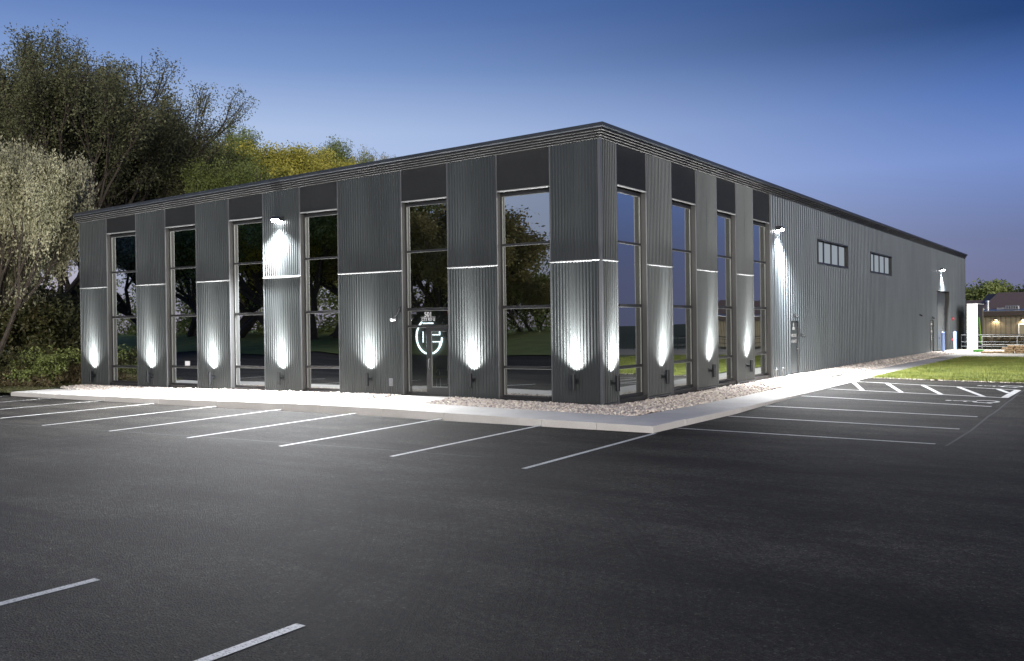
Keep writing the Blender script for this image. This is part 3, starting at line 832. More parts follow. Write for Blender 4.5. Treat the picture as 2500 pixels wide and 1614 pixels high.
# gutter-like top band then three stepped strips, each with a down-turned lip coloured as uplit
profile_strip(path, [(-.1, -.11), (.19, -.125), (.21, -.10), (.22, -.015), (.20, 0), (-.1, .01)], 'gutter', M_fascia)
for k, (d, z0_, z1_) in enumerate([(.165, -.195, -.127), (.125, -.26, -.197), (.085, -.325, -.262), (.050, -.385, -.327)]):
    profile_strip(path, [(-.02, z0_), (d - .026, z0_ + .004), (d - .012, z0_ + .020), (d - .03, z1_), (-.02, z1_)], 'eave_trim', M_eave)
    profile_strip(path, [(d - .030, z0_ - .003), (d - .004, z0_ + .002), (d - .003, z0_ + .020), (d - .026, z0_ + .021)], 'lit_edge', M_lip)
# roof hatch near the side edge
MB().box((-.9, 3.2, H - .05), (-.06, 8.6, H + .10)).build('roof_curb', M_fascia, bld, bevel=.01)

# high strip windows
for a, b in ((20.45, 25.55), (30.4, 35.5)):
    mb = MB(); z0_, z1_ = 4.77, 5.78
    mb.box((a - .03, -.16, z0_ - .06), (b + .03, .065, z0_), SD).box((a - .03, -.16, z1_), (b + .03, .075, z1_ + .05), SD)
    mb.box((a - .05, -.16, z0_), (a, .06, z1_), SD).box((b, -.16, z0_), (b + .05, .06, z1_), SD)
    w4 = (b - a) / 4
    for k in range(5):
        c = a + k * w4
        mb.box((max(a, c - .07), -.13, z0_), (min(b, c + .07), -.06, z1_), SD)
    mb.box((a + .07, -.128, z0_), (b - .07, -.062, z0_ + .05), SD).box((a + .07, -.128, z1_ - .05), (b - .07, -.062, z1_), SD)
    w = mb.build('window', M_frame, bld)
    for k in range(4):
        u0, u1 = a + k * w4 + .06, a + (k + 1) * w4 - .06
        MB().add([SD(u0, -.10, z0_ + .04), SD(u1, -.10, z0_ + .04), SD(u1, -.10, z1_ - .04), SD(u0, -.10, z1_ - .04)], [(0, 1, 2, 3)]).build('pane', M_litpane, w, recalc=False)

# personnel doors
def pdoor(a, b, z0_, z1_, kind):
    mb = MB(); mb.box((a, -.1, z0_), (a + .05, .048, z1_), SD).box((b - .05, -.1, z0_), (b, .048, z1_), SD).box((a + .05, -.1, z1_ - .05), (b - .05, .048, z1_), SD)
    fr = mb.build('door_frame', M_flat, bld)
    d = MB().box((a + .052, -.05, z0_ + .01), (b - .052, -.005, z1_ - .052), SD).build('door', M_rpan, bld)
    hz = z0_ + 1.0
    MB().tube([(b - .14, -.004, hz), (b - .14, .05, hz), (b - .25, .055, hz)], .012, 8, T=SD).build('handle', M_steel, d, smooth=True)
    MB().box((b - .17, -.004, hz - .1), (b - .11, .006, hz + .12), SD).build('lock_plate', M_black, d)
    c = (a + b) / 2; t = lambda zc: (lambda x, y, z: SD(c + x, .001 + z, zc + y))
    if kind == 'emp':
        # employee pictogram: head and shoulders
        mb = MB(); n = 12
        mb.add([SD(c + .075 * math.cos(q), .002, 2.02 - .0 + .085 * math.sin(q)) for q in np.linspace(0, 2 * math.pi, n + 1)[:-1]], [tuple(range(n))])
        mb.add([SD(c - .17, .002, 1.80), SD(c + .17, .002, 1.80), SD(c + .17, .002, 1.88), SD(c + .10, .002, 1.93), SD(c - .10, .002, 1.93), SD(c - .17, .002, 1.88)], [tuple(range(6))])
        mb.build('pictogram', M_vinyl, d)
        text_mesh('EMPLOYEE', .19, t(1.50), M_vinyl, 'lettering', d, .002, .85)
        text_mesh('ENTRANCE', .19, t(1.26), M_vinyl, 'lettering', d, .002, .85)
    else:
        text_mesh('SHIPPING', .20, t(1.74), M_vinyl, 'lettering', d, .002, .85)
        text_mesh('&', .20, t(1.48), M_vinyl, 'lettering', d, .002, .85)
        text_mesh('RECEIVING', .19, t(1.24), M_vinyl, 'lettering', d, .002, .8)
        for q in (.98, .86, .74):
            MB().box((c - .12, -.004, q - .03), (c + .12, .002, q + .03), SD).build('decal', M_vinyl, d)
pdoor(16.25, 17.37, .0, 2.17, 'emp')
pdoor(47.8, 48.95, -.12, 2.10, 'ship')
# sectional overhead door
oa, ob, oz0, oz1 = 50.45, 55.65, -.2, 4.17
MB().box((oa - .04, -.3, oz0), (oa, .06, oz1 + .06), SD).box((ob, -.3, oz0), (ob + .04, .06, oz1 + .06), SD).box((oa, -.3, oz1), (ob, .06, oz1 + .06), SD).build('door_frame', M_flat, bld)
od = MB().box((oa, -.30, oz0), (ob, -.27, oz1), SD).build('overhead_door', M_rpan, bld)
nsec = 8; hs_ = (oz1 - oz0) / nsec
for k in range(nsec):
    MB().box((oa + .01, -.26, oz0 + k * hs_ + .008), (ob - .01, -.225, oz0 + (k + 1) * hs_ - .008), SD).build('door_section', M_rpan, od, bevel=.008)
MB().box((oa + 2.3, -.224, .7), (oa + 2.5, -.20, .8), SD).build('handle', M_black, od)

# interior: floor, dark partition walls and ceiling behind the glass
MB().box((-23.7, .31, -.05), (-.32, 13.9, .045)).build('interior_floor', M_infloor, bld)
MB().box((-23.7, 3.3, .05), (-3.4, 3.4, 6.3)).build('interior_wall', M_inwall, bld)
MB().box((-3.5, 3.4, .05), (-3.4, 13.9, 6.3)).build('interior_wall', M_inwall, bld)
MB().box((-3.4, 13.8, .05), (-.32, 13.9, 6.3)).build('interior_wall', M_inwall, bld)
MB().box((-23.7, .31, 6.32), (-.32, 13.9, 6.36)).build('ceiling', M_inwall, bld)

# ================================================================== THINGS ON AND IN THE BUILDING
# up and down cylinder sconces
def sconce(T, s, ztop, label, group, dims=(.062, .42), inten=1.0):
    base = T(s, 0, ztop - dims[1] / 2)
    r = empty('wall_sconce', base, label, 'wall light', group)
    rel = lambda q: tuple(np.array(T(s + q[0], q[1], ztop + q[2])) - np.array(base))
    Tr = lambda a, b, c: tuple(np.array(T(s + a, b, ztop + c)) - np.array(base))
    rad, h = dims; d = .21
    n = 20; mb = MB()
    rings = [(rad, -h), (rad * 1.04, -h + .01), (rad, -h + .02), (rad, -.035), (rad * 1.05, -.03), (rad * 1.05, 0), (rad * .9, 0), (rad * .88, -.03)]
    vs = [Tr(rr * math.cos(2 * math.pi * k / n), d + rr * math.sin(2 * math.pi * k / n), zz) for rr, zz in rings for k in range(n)]
    fs = [(i * n + k, i * n + (k + 1) % n, (i + 1) * n + (k + 1) % n, (i + 1) * n + k) for i in range(len(rings) - 1) for k in range(n)] + [tuple(range(n))]
    o = MB().add(vs, fs).build('body', M_black, r, smooth=False)
    MB().add([Tr(rad * .88 * math.cos(2 * math.pi * k / n), d + rad * .88 * math.sin(2 * math.pi * k / n), -.026) for k in range(n)], [tuple(range(n))]).build('lens', M_lens, r)
    MB().box((-.03, .03, -.24), (.03, d - rad + .005, -.17), Tr).build('bracket', M_black, r)
    MB().box((-.06, .018, -.28), (.06, .034, -.13), Tr).build('back_plate', M_black, r)
    lo = rel((0, d, .015))
    up = np.array(rel((0, d - .16, 1.0))) - np.array(lo)
    lamp('bulb', 'SPOT', lo, tuple(up), UPLIGHT_W * .10 * inten, r, .03, 124, .6, (1, .98, .95))
    for dy, ang, k, tilt in ((-.02, 112, .95, .05), (-.01, 68, 1.7, .08), (.0, 34, 2.4, .09)):
        lo2 = rel((0, d + dy, .015)); up = np.array(rel((0, d + dy - tilt, 1.015))) - np.array(lo2)
        lamp('reflector_beam', 'SPOT', lo2, tuple(up), UPLIGHT_W * k * inten, r, .035, ang, 1.0, (1, .985, .96))
    return r
names_f = ['at the left end of the front wall', 'between the two leftmost windows', 'on the third pier from the left', 'on the pier under the floodlight', 'on the wide panel left of the entrance', 'on the pier right of the entrance', 'on the front face of the corner pier']
SF = [(23.06, .55), (19.34, .60), (15.75, .63), (12.2, .68), (8.23, .73), (4.22, .78), (.78, .82)]
for (s_, zt), nm in zip(SF, names_f):
    sconce(FR, s_, zt, 'black cylinder uplight ' + nm, 'cylinder uplights on the piers')
names_s = ['on the side face of the corner pier', 'on the side pier between the first two windows', 'on the third side pier', 'on the last side pier before the plain metal wall']
for s_, nm in zip([.47, 3.70, 7.42, 11.05], names_s):
    sconce(SD, s_, .77, 'black cylinder uplight ' + nm, 'cylinder uplights on the piers', inten=1.1)

def flood(T, s, z, label, power):
    base = T(s, 0, z); r = empty('floodlight', base, label, 'floodlight', 'wall pack floodlights')
    Tr = lambda a, b, c: tuple(np.array(T(s + a, b, z + c)) - np.array(base))
    mb = MB()
    prof = [(.02, .10), (.02, -.06), (.20, -.06), (.26, .0), (.22, .09)]
    n = len(prof); vs = [Tr(-.20, a, b) for a, b in prof] + [Tr(.20, a, b) for a, b in prof]
    mb.add(vs, [(k, (k + 1) % n, n + (k + 1) % n, n + k) for k in range(n)] + [tuple(range(n)), tuple(range(2 * n - 1, n - 1, -1))])
    mb.build('housing', M_black, r)
    MB().box((-.18, .06, -.085), (.18, .21, -.062), Tr).build('lens', M_flens, r)
    MB().add([Tr(-.18, .212, -.05), Tr(.18, .212, -.05), Tr(.18, .262, -.002), Tr(-.18, .262, -.002)], [(0, 1, 2, 3)]).build('lens', M_flens, r, recalc=False)
    lo = Tr(0, .16, -.12); aim = np.array(Tr(0, .16 + .72, -.12 - .69)) - np.array(lo)
    lamp('bulb', 'SPOT', lo, tuple(aim), power, r, .07, 146, .55, (.96, .975, 1))
    return r
flood(FR, 12.25, 5.83, 'glaring floodlight high on the front wall between two windows', FLOOD_FRONT_W)
flood(SD, 14.75, 5.83, 'glaring floodlight on the side wall just past the last tall window', FLOOD_SIDE_W)
flood(SD, 52.3, 5.75, 'distant floodlight above the overhead door', FLOOD_FAR_W)

# small wall gear
def camera_dev(T, s, z, label, name='security_camera'):
    base = T(s, 0, z); r = empty(name, base, label, 'security camera', 'small black fittings on the side wall')
    Tr = lambda a, b, c: tuple(np.array(T(s + a, b, z + c)) - np.array(base))
    MB().box((-.06, .035, -.06), (.06, .06, .06), Tr).build('base_plate', M_matt, r)
    MB().tube([(0, .05, 0), (0, .11, .03), (0, .12, -.01)], .018, 8, T=Tr).build('arm', M_matt, r)
    MB().tube([(0, .09, -.04), (.0, .13, -.05), (.0, .20, -.07)], [.04, .045, .04], 10, T=Tr).build('body', M_matt, r)
camera_dev(SD, 16.84, 2.40, 'black shaded lamp above the employee entrance door')
camera_dev(SD, 17.75, 1.57, 'black fitting on the wall right of the employee door')
camera_dev(SD, 44.0, 2.45, 'round black fitting alone on the far part of the side wall')
camera_dev(SD, 48.5, 2.28, 'black shaded lamp above the shipping door')
for s_, z_, c_ in ((57.4, 2.15, 'horn'), (56.9, .55, 'valve')):
    r = empty('fire_alarm' if c_ == 'horn' else 'fire_connection', SD(s_, 0, z_), 'red round fire alarm bell right of the overhead door' if c_ == 'horn' else 'red twin hose connection low beside the overhead door', 'fire alarm' if c_ == 'horn' else 'hose connection')
    if c_ == 'horn':
        MB().tube([(.0, 0, 0), (.06, 0, 0), (.11, 0, 0), (.13, 0, 0)], [.13, .13, .10, .03], 14).build('bell', M_red, r)
        MB().box((.03, -.05, -.05), (.039, .05, .16)).build('back_box', M_red, r)
    else:
        MB().tube([(0, 0, 0), (.18, 0, 0)], .09, 12).build('body', M_red, r)
        for dy in (-.12, .12):
            MB().tube([(.12, dy * .3, 0), (.24, dy, .0), (.30, dy * 1.2, -.02)], [.05, .06, .065], 10).build('hose_inlet', M_red, r)
# pipes at the foot of the side wall
for s_, nm in ((14.2, 'nearest the last window'), (15.05, 'nearer the employee door')):
    r = empty('vent_pipe', SD(s_, .05, -.1), 'short galvanised pipe with a bent top at the wall foot, ' + nm, 'pipe', 'short pipes at the wall foot')
    MB().tube([(0.03, 0, 0), (0.03, 0, .36), (.06, .02, .40), (.10, .06, .38)], .022, 8).build('pipe', M_steel, r, smooth=True)
    MB().box((.0, -.02, .26), (.05, .02, .30)).build('clip', M_steel, r)
# outlet box
r = empty('outlet_box', FR(7.38, 0, .44), 'small silver outlet cover on the ribbed wall left of the entrance', 'outlet')
MB().box((-.075, -.06, -.12), (.075, -.02, .12)).build('cover', M_steel, r, bevel=.015)
MB().box((-.04, -.085, -.09), (.04, -.061, -.0)).build('socket', M_steel, r, bevel=.01)
# sign lamp arm by the entrance
r = empty('arm_lamp', FR(6.97, 0, 2.72), 'thin arm lamp with bright head left of the entrance', 'wall light')
MB().box((-.03, -.05, -.12), (.03, -.02, .06)).build('base_plate', M_black, r)
MB().tube([(0, -.04, 0), (-.06, -.12, -.18), (-.10, -.2, -.32)], .02, 8).build('arm', M_black, r)
MB().tube([(-.04, -.21, -.33), (-.26, -.21, -.34)], [.03, .03], 10).build('head', M_steel, r, smooth=True)
MB().tube([(-.06, -.21, -.362), (-.24, -.21, -.372)], [.016, .016], 8).build('bulb', emis('small_lamp', (1, 1, 1), 5), r)

# backlit sign on the reception wall
sg = empty('backlit_sign', (-8.5, 3.29, 1.8), 'round backlit emblem glowing on the wall behind the entrance door', 'sign')
PL = 3.25
def neon(pts, w, depth=.03):
    mb = MB()
    for (a, b) in zip(pts[:-1], pts[1:]):
        a = Vector(a); b = Vector(b); d = (b - a).normalized(); p = Vector((-d.y, d.x)) * w / 2; a2 = a - d * w * .3; b2 = b + d * w * .3
        q = [a2 - p, b2 - p, b2 + p, a2 + p]
        mb.add([(t.x + 8.5, PL - 3.29 - depth, t.y - 1.8) for t in q] + [(t.x + 8.5, PL - 3.29, t.y - 1.8) for t in q], [(0, 1, 2, 3), (7, 6, 5, 4), (0, 4, 5, 1), (1, 5, 6, 2), (2, 6, 7, 3), (3, 7, 4, 0)])
    return mb
ccx, ccz, rx, rz_ = -8.47, 1.80, .56, .60
ring = [(ccx + rx * math.cos(a), ccz + rz_ * math.sin(a)) for a in np.linspace(R(125), R(355), 30)]
neon(ring, .055).build('glow_tube', M_neon, sg)
neon([(ccx - .24, 2.26), (ccx + .17, 2.26)], .04).build('glow_tube', M_neon, sg)
neon([(ccx - .10, 1.87), (ccx + .04, 2.00), (ccx + .46, 2.00), (ccx + .46, 1.86), (ccx - .10, 1.86), (ccx - .10, 1.42)], .03).build('glow_tube', M_neon, sg)
neon([(ccx - .05, 1.62), (ccx + .47, 1.62), (ccx + .44, 1.45), (ccx + .3, 1.30)], .03).build('glow_tube', M_neon, sg)
neon([(ccx - .27, 1.97), (ccx - .27, 1.60)], .02).build('glow_tube', M_neon, sg)

# exit sign inside the transom
ex = empty('exit_sign', (-5.5, .62, 2.6), 'red exit sign hanging inside above the entrance door', 'sign')
MB().box((-.17, -.02, -.10), (.17, .02, .10)).build('case', M_redsign, ex, bevel=.006)
text_mesh('EXIT', .13, lambda x, y, z: (x, -.023 - z, y - .045), emis('exit_letters', (1, .25, .2), .8), 'lettering', ex, .001)
MB().tube([(0, 0, .10), (0, 0, 3.70)], .008, 6).build('hanger', M_black, ex)
# paper notice in the second window
pn = MB().box((-17.62, .166, .74), (-17.36, .170, .98)).build('paper_notice', M_vinyl); tag(pn, 'white sheet of paper taped low in the second window', 'notice')

# lobby chairs
def chair(loc, rz_c, label):
    r = empty('lobby_chair', loc, label, 'chair', 'lobby chairs'); r.rotation_euler = (0, 0, rz_c)
    mm = mat('chair_fabric', (0.10, 0.11, 0.05), .8)
    MB().box((-.24, -.24, .40), (.24, .24, .47)).build('seat', mm, r, bevel=.02)
    MB().box((-.24, .22, .50), (.24, .28, .88)).build('backrest', mm, r, bevel=.02)
    for a in (-1, 1):
        for b in (-1, 1):
            MB().tube([(a * .22, b * .2, .41), (a * .25, b * .24, 0)], .014, 6).build('leg', M_steel, r)
        MB().tube([(a * .26, -.22, .42), (a * .27, -.2, .66), (a * .27, .2, .68), (a * .25, .25, .6)], .014, 6).build('armrest', M_steel, r)
chair((-7.35, 2.3, .046), R(160), 'green lobby chair seen through the narrow side light')
chair((-6.65, 2.5, .046), R(195), 'green lobby chair seen through the glass door')

# ================================================================== RIGHT HAND YARD
def gz(x, y): return lerp(y, [(37, -.15), (58, -.215), (60, -.215)])
for (x_, y_, nm) in ((.36, 50.8, 'nearer, left of the overhead door'), (.46, 55.4, 'farther, right of the overhead door')):
    b = empty('bollard', (x_, y_, gz(x_, y_) - .01), 'blue sleeved steel bollard, the ' + nm, 'bollard', 'blue bollards at the overhead door')
    n = 16; rings = [(.115, 0), (.115, 1.32), (.105, 1.38), (.07, 1.42), (.0, 1.435)]
    vs = [(rr * math.cos(2 * math.pi * k / n), rr * math.sin(2 * math.pi * k / n), zz) for rr, zz in rings[:-1] for k in range(n)] + [(0, 0, 1.435)]
    fs = [(i * n + k, i * n + (k + 1) % n, (i + 1) * n + (k + 1) % n, (i + 1) * n + k) for i in range(3) for k in range(n)] + [(3 * n + k, 3 * n + (k + 1) % n, 4 * n) for k in range(n)]
    MB().add(vs, fs).build('sleeve', M_blue, b, smooth=True)
    MB().tube([(0, 0, 0), (0, 0, .05)], .13, 16).build('collar', M_steel, b)
# tall white and dark container
ct = empty('storage_container', (.9, 58.4, -.22), 'tall white ended container with dark side and green slashes', 'container')
MB().box((0, 0, 0), (.72, 3.6, 3.48)).build('body', M_dark, ct, bevel=.02)
MB().box((-.02, -.03, .35), (.74, -.001, 3.5)).build('end_panel', M_white, ct, bevel=.008)
for zz in (.0, .12, .24): MB().box((-.02, -.05 , zz), (.74, -.002, zz + .10)).build('step', M_white, ct)
MB().box((-.02, 0, 3.49), (.76, 3.6, 3.54)).build('lid', M_white, ct)
def slash(y0, y1, z0_, z1_, w, m, dx=.722):
    MB().add([(dx, y0 - w, z0_), (dx, y0 + w * .3, z0_), (dx, y1 + w, z1_), (dx, y1, z1_), (dx + .004, y0 - w, z0_), (dx + .004, y0 + w * .3, z0_), (dx + .004, y1 + w, z1_), (dx + .004, y1, z1_)],
             [(0, 1, 2, 3), (4, 5, 6, 7), (0, 1, 5, 4), (1, 2, 6, 5), (2, 3, 7, 6), (3, 0, 4, 7)]).build('stripe', m, ct)
slash(1.9, .3, .35, 2.5, .55, M_green); slash(2.3, .9, .35, 2.45, .35, M_lime, .727)
MB().box((.722, 2.9, .3), (.727, 3.4, 3.2)).build('stripe', M_tan, ct)

def railing(p0, p1, h, n, m, label, rails, name='pipe_railing', r_=.022):
    r = empty(name, p0, label, 'railing', 'pipe railings in the yard')
    d = np.array(p1, float) - np.array(p0, float)
    for k in range(n):
        q = d * k / (n - 1)
        MB().tube([(q[0], q[1], q[2]), (q[0], q[1], q[2] + h)], r_, 6).build('post', m, r)
    for z_ in rails:
        MB().tube([(0, 0, z_), (d[0], d[1], d[2] + z_)], r_, 6).build('rail', m, r)
railing((.75, 56.4, -.21), (26, 54.0, -.21), 1.12, 13, M_black, 'black pipe railing at the edge of the loading yard', [1.12, .60, .26])
railing((2.0, 57.9, -.9), (26, 55.8, -.9), 1.72, 11, M_rail, 'galvanised pipe railing beyond the black one', [1.66, 1.05], r_=.020)
railing((1.9, 66.5, -.3), (26, 64.5, -.3), 1.1, 9, M_black, 'farther black railing before the tan building', [1.1, .85, .45])

def make_pallet():
    mb = MB()
    for k in range(5): mb.box((k * .132, 0, .112), (k * .132 + .10, 1.0, .130))
    for k in range(3): mb.box((0, k * .45, .028), (.63, k * .45 + .1, .111))
    for k in (0, .26, .53): mb.box((k, 0, 0), (k + .10, 1.0, .027))
    return mb.build('pallet', M_wood)
pal = make_pallet()
PP = [(3.19, 48.6, 0, 'single pallet at the left end of the heap'), (3.84, 48.8, 0, 'second pallet from the left, lying flat'), (4.47, 48.3, 0, 'bottom pallet of the first pile'), (4.6, 48.5, 1, 'second layer pallet of the first pile, pushed right'), (4.45, 48.4, 2, 'third layer pallet of the first pile'),
      (5.2, 48.6, 0, 'bottom pallet of the middle pile'), (5.27, 48.5, 1, 'second layer pallet of the middle pile'), (5.15, 48.6, 2, 'third layer pallet of the middle pile'), (5.25, 48.5, 3, 'topmost pallet of the middle pile'), (4.75, 48.6, 3, 'topmost pallet of the first pile'),
      (5.95, 48.3, 0, 'bottom pallet of the right pile'), (5.88, 48.4, 1, 'second layer pallet of the right pile'), (5.93, 48.5, 2, 'third layer pallet of the right pile'), (5.97, 48.4, 3, 'topmost pallet of the right pile')]
for i, (x_, y_, k, nm) in enumerate(PP):
    o = pal if i == 0 else pal.copy()
    if i: COL.objects.link(o)
    o.location = (x_ - .0, y_ - 1.0, -.185 + k * .131); o.rotation_euler = (0, 0, random.uniform(-.08, .08))
    tag(o, 'wooden ' + nm, 'pallet', 'wooden pallets heaped in the yard')
# green crate near the pallets
o = MB().box((2.35, 50.2, -.19), (3.0, 50.8, -.03)).build('green_crate', M_green, bevel=.02); tag(o, 'low green box on the ground left of the pallets', 'crate')

# neighbouring tan building
nb = empty('neighbour_building', (-.6, 72, -.4), 'tan sided low building with brown shingle roof across the yard', 'building')
W_ = 28.0
k = 0
while k * .4 < W_:
    MB().box((k * .4, -.0, 0), (k * .4 + .36, .15, 2.75)).build('siding_board', M_tan, nb); k += 1
MB().box((0, .05, 0), (W_, .12, 2.74)).build('wall', M_brown, nb)
MB().box((0, .16, 0), (.2, 15, 2.75)).build('wall', M_tan, nb)
MB().box((-.15, -.5, 2.76), (W_, -.40, 3.16)).build('fascia', M_brown, nb)
MB().box((-.15, -.399, 2.76), (W_, .3, 2.80)).build('soffit', M_brown, nb)
MB().add([(-.2, -.55, 3.165), (W_, -.55, 3.165), (W_, 2.2, 3.35), (-.2, 2.2, 3.35), (-.2, -.55, 3.20), (W_, -.55, 3.20), (W_, 2.2, 3.39), (-.2, 2.2, 3.39)],
         [(0, 1, 2, 3), (7, 6, 5, 4), (0, 4, 5, 1), (1, 5, 6, 2), (2, 6, 7, 3), (3, 7, 4, 0)]).build('roof', M_steel, nb)
# main hipped roof behind
MB().add([(.35, 2.0, 3.3), (W_, 2.0, 3.3), (W_, 8.5, 5.05), (1.25, 8.5, 5.05), (.35, 15, 3.3), (W_, 15, 3.3)], [(0, 1, 2, 3), (3, 2, 5, 4), (0, 3, 4)]).build('roof', M_shingle, nb)
MB().add([(-3.4, 9, 3.2), (.1, 9, 3.2), (.1, 14, 4.45), (-3.4, 14, 4.45)], [(0, 1, 2, 3)]).build('roof', M_shingle, nb)
MB().add([(.0, 1.9, 3.1), (.34, 1.9, 3.1), (1.24, 8.5, 4.95), (.3, 8.5, 4.9)], [(0, 1, 2, 3)]).build('valley', M_dark, nb)
for (x_, nm) in ((2.0, 0), (4.15, 1), (8.3, 2)):
    wp = MB().box((x_ - .12, -.12, 2.42), (x_ + .12, -.0, 2.55)).build('wall_lamp', M_brown, nb)
    MB().box((x_ - .09, -.11, 2.40), (x_ + .09, -.02, 2.418)).build('lens', M_warm, wp)
    lamp('bulb', 'SPOT', (x_, -.2, 2.37), (0, .25, -1), 60, nb, .04, 150, .6, (1, .80, .52))
fw = MB().box((3.75, -.04, .5), (5.6, -.004, 2.05)).build('window', M_white, nb)
MB().add([(3.85, -.045, .6), (5.5, -.045, .6), (5.5, -.045, 1.95), (3.85, -.045, 1.95)], [(0, 1, 2, 3)]).build('pane', emis('warm_pane', (1, .86, .58), .28), fw, recalc=False)
v1 = empty('roof_vent', (.62, 73.2, 2.9), 'round capped metal flue on the flat eave of the tan building', 'vent')
MB().tube([(0, 0, 0), (0, 0, .62)], .13, 12).build('pipe', M_steel, v1)
MB().tube([(0, 0, .62), (0, 0, .70), (0, 0, .86), (0, 0, .92)], [.10, .2, .17, .06], 12).build('cap', M_steel, v1)
v2 = empty('roof_vent', (.15, 73.1, 2.9), 'squat white dome vent left of the metal flue', 'vent')
MB().tube([(0, 0, 0), (0, 0, .12), (0, 0, .22), (0, 0, .26)], [.17, .17, .12, .03], 12).build('cap', M_white, v2)
v3 = empty('air_unit', (2.0, 73.4, 2.95), 'grey roof air handling unit behind the eave', 'air conditioner')
MB().box((0, 0, 0), (1.1, .8, .32)).build('casing', M_steel, v3, bevel=.02)
for q in range(5): MB().box((.1 + q * .19, -.02, .05), (.22 + q * .19, -.001, .27)).build('louvre', M_dark, v3)
MB().box((-.7, .1, 0), (-.02, .7, .16)).build('duct', M_steel, v3)

# ================================================================== VEGETATION
def leaf_cloud(centres, radii, per, size, droop=0.0):
    C = np.repeat(centres, per, 0); Rr = np.repeat(radii, per, 0)
    n = len(C)
    d = rng.normal(0, 1, (n, 3)); d /= np.linalg.norm(d, axis=1)[:, None]
    rad = rng.uniform(0, 1, n) ** .5
    P = C + d * (rad[:, None] * Rr)
    P[:, 2] -= droop * rad * rng.uniform(0, 1, n)
    a = rng.normal(0, 1, (n, 3)); a[:, 2] -= droop; a /= np.linalg.norm(a, axis=1)[:, None]
    b = np.cross(a, rng.normal(0, 1, (n, 3))); b /= np.linalg.norm(b, axis=1)[:, None]
    ln = size * rng.uniform(.6, 1.4, n)[:, None]; wd = ln * .42
    v = np.stack([P - a * ln * .5, P + b * wd * .5, P + a * ln * .5, P - b * wd * .5], 1)
    return v.reshape(-1, 3), np.arange(4 * n).reshape(n, 4)
def make_tree(name, seed, Ht, spread, kind, trunks=1, levels=4, per=60, leaf=.2, blob=.75, bare=.25, droop=0.0):
    rnd = random.Random(seed)
    tb = MB(); tips = []
    def grow(p, d, ln, rad, lv):
        pts = [p]; q = p.copy(); dd = d.copy()
        seg = 3
        for k in range(seg):
            dd = (dd + Vector((rnd.gauss(0, .12), rnd.gauss(0, .12), rnd.gauss(.04, .06)))).normalized()
            q = q + dd * ln / seg; pts.append(q.copy())
            if lv <= 1 or (lv == 2 and k == 2) or (lv >= 3 and rnd.random() < .35 and q.z > Ht * .08): tips.append((q.copy(), lv))
        tb.tube(pts, [rad * (1 - .45 * t / seg) for t in range(seg + 1)], 6 if lv > 2 else 4, cap=False)
        if lv == 0: return
        nb_ = rnd.choice([2, 3, 3]) + (1 if lv == levels else 0)
        a0 = rnd.uniform(0, 6.28)
        for k in range(nb_):
            az = a0 + k * 6.28 / nb_ + rnd.uniform(-.4, .4); tilt = rnd.uniform(.35, .85) * spread
            ax = dd.orthogonal().normalized(); ax.rotate(Matrix.Rotation(az, 3, dd))
            nd = dd.copy(); nd.rotate(Matrix.Rotation(tilt, 3, ax)); nd.z += .12; nd.normalize()
            st = pts[-1] if k % 2 == 0 or lv == levels else pts[-2]
            grow(st, nd, ln * rnd.uniform(.62, .82), rad * .55, lv - 1)
        grow(pts[-1], (dd + Vector((0, 0, .2))).normalized(), ln * .72, rad * .58, lv - 1)
    for t in range(trunks):
        off = Vector((rnd.uniform(-.5, .5) * (trunks > 1), rnd.uniform(-.5, .5) * (trunks > 1), 0))
        dv = Vector((rnd.gauss(0, .10) * trunks, rnd.gauss(0, .10) * trunks, 1)).normalized()
        grow(off, dv, Ht * bare, .017 * Ht / (trunks ** .5), levels)
    zs_ = sorted(t[0].z for t in tips); ztop = zs_[-1] + blob * .6
    k_ = Ht / ztop
    C = np.array([tuple(t[0]) for t in tips]) * np.array([k_, k_, k_])
    tb.v = [(a * k_, b * k_, c * k_) for a, b, c in tb.v]
    sel = np.array([rnd.random() < .9 for _ in tips]); C = C[sel]
    rad = np.array([[blob * rnd.uniform(.6, 1.25)] * 2 + [blob * rnd.uniform(.45, .9)] for _ in range(len(C))])
    v, f = leaf_cloud(C, rad, per, leaf, droop)
    lm = np_mesh('crown', v, f, M_leaf[kind], 4)
    r = bpy.data.objects.new(name, None)
    t = tb.build('trunk', M_bark, None, recalc=False); COL.objects.unlink(t)
    return t.data, lm
TREES = {
'bushy': make_tree('t', 77, 18, .55, 'dark', 4, 4, 40, .30, 1.25, .10),
    'tall_dark': make_tree('t', 3, 17, .55, 'dark', 3, 4, 44, .125, .66, .20),
    'tall_dark2': make_tree('t', 8, 17, .48, 'dark', 3, 4, 44, .125, .70, .22),
    'olive': make_tree('t', 21, 15, .6, 'olive', 2, 4, 84, .13, .78, .18),
    'yellow': make_tree('t', 33, 14, .6, 'yellow', 2, 4, 92, .14, .85, .15),
    'green': make_tree('t', 41, 15, .55, 'green', 2, 4, 92, .14, .80, .16),
    'sage_lit': make_tree('t', 55, 11, .65, 'sage_lit', 4, 4, 52, .14, .55, .17, 1.1),
}
TH = {'bushy': 18, 'tall_dark': 17, 'tall_dark2': 17, 'olive': 15, 'yellow': 14, 'green': 15, 'sage_lit': 11}
def place_tree(kind, x, y, h, label, rot=None, wide=1.0, lm=None, group='trees left of and behind the building'):
    r = empty('tree', (x, y, -.2), label, 'tree', group)
    td, cd = TREES[kind]
    a = bpy.data.objects.new('trunk', td); b = bpy.data.objects.new('crown', cd)
    for q in (a, b):
        COL.objects.link(q); q.parent = r
    if lm:
        b.material_slots[0].link = 'OBJECT'; b.material_slots[0].material = M_leaf[lm]
    k = h / TH[kind]; r.scale = (k * wide, k * wide, k); r.rotation_euler = (0, 0, rot if rot is not None else random.uniform(0, 6.28))
    return r
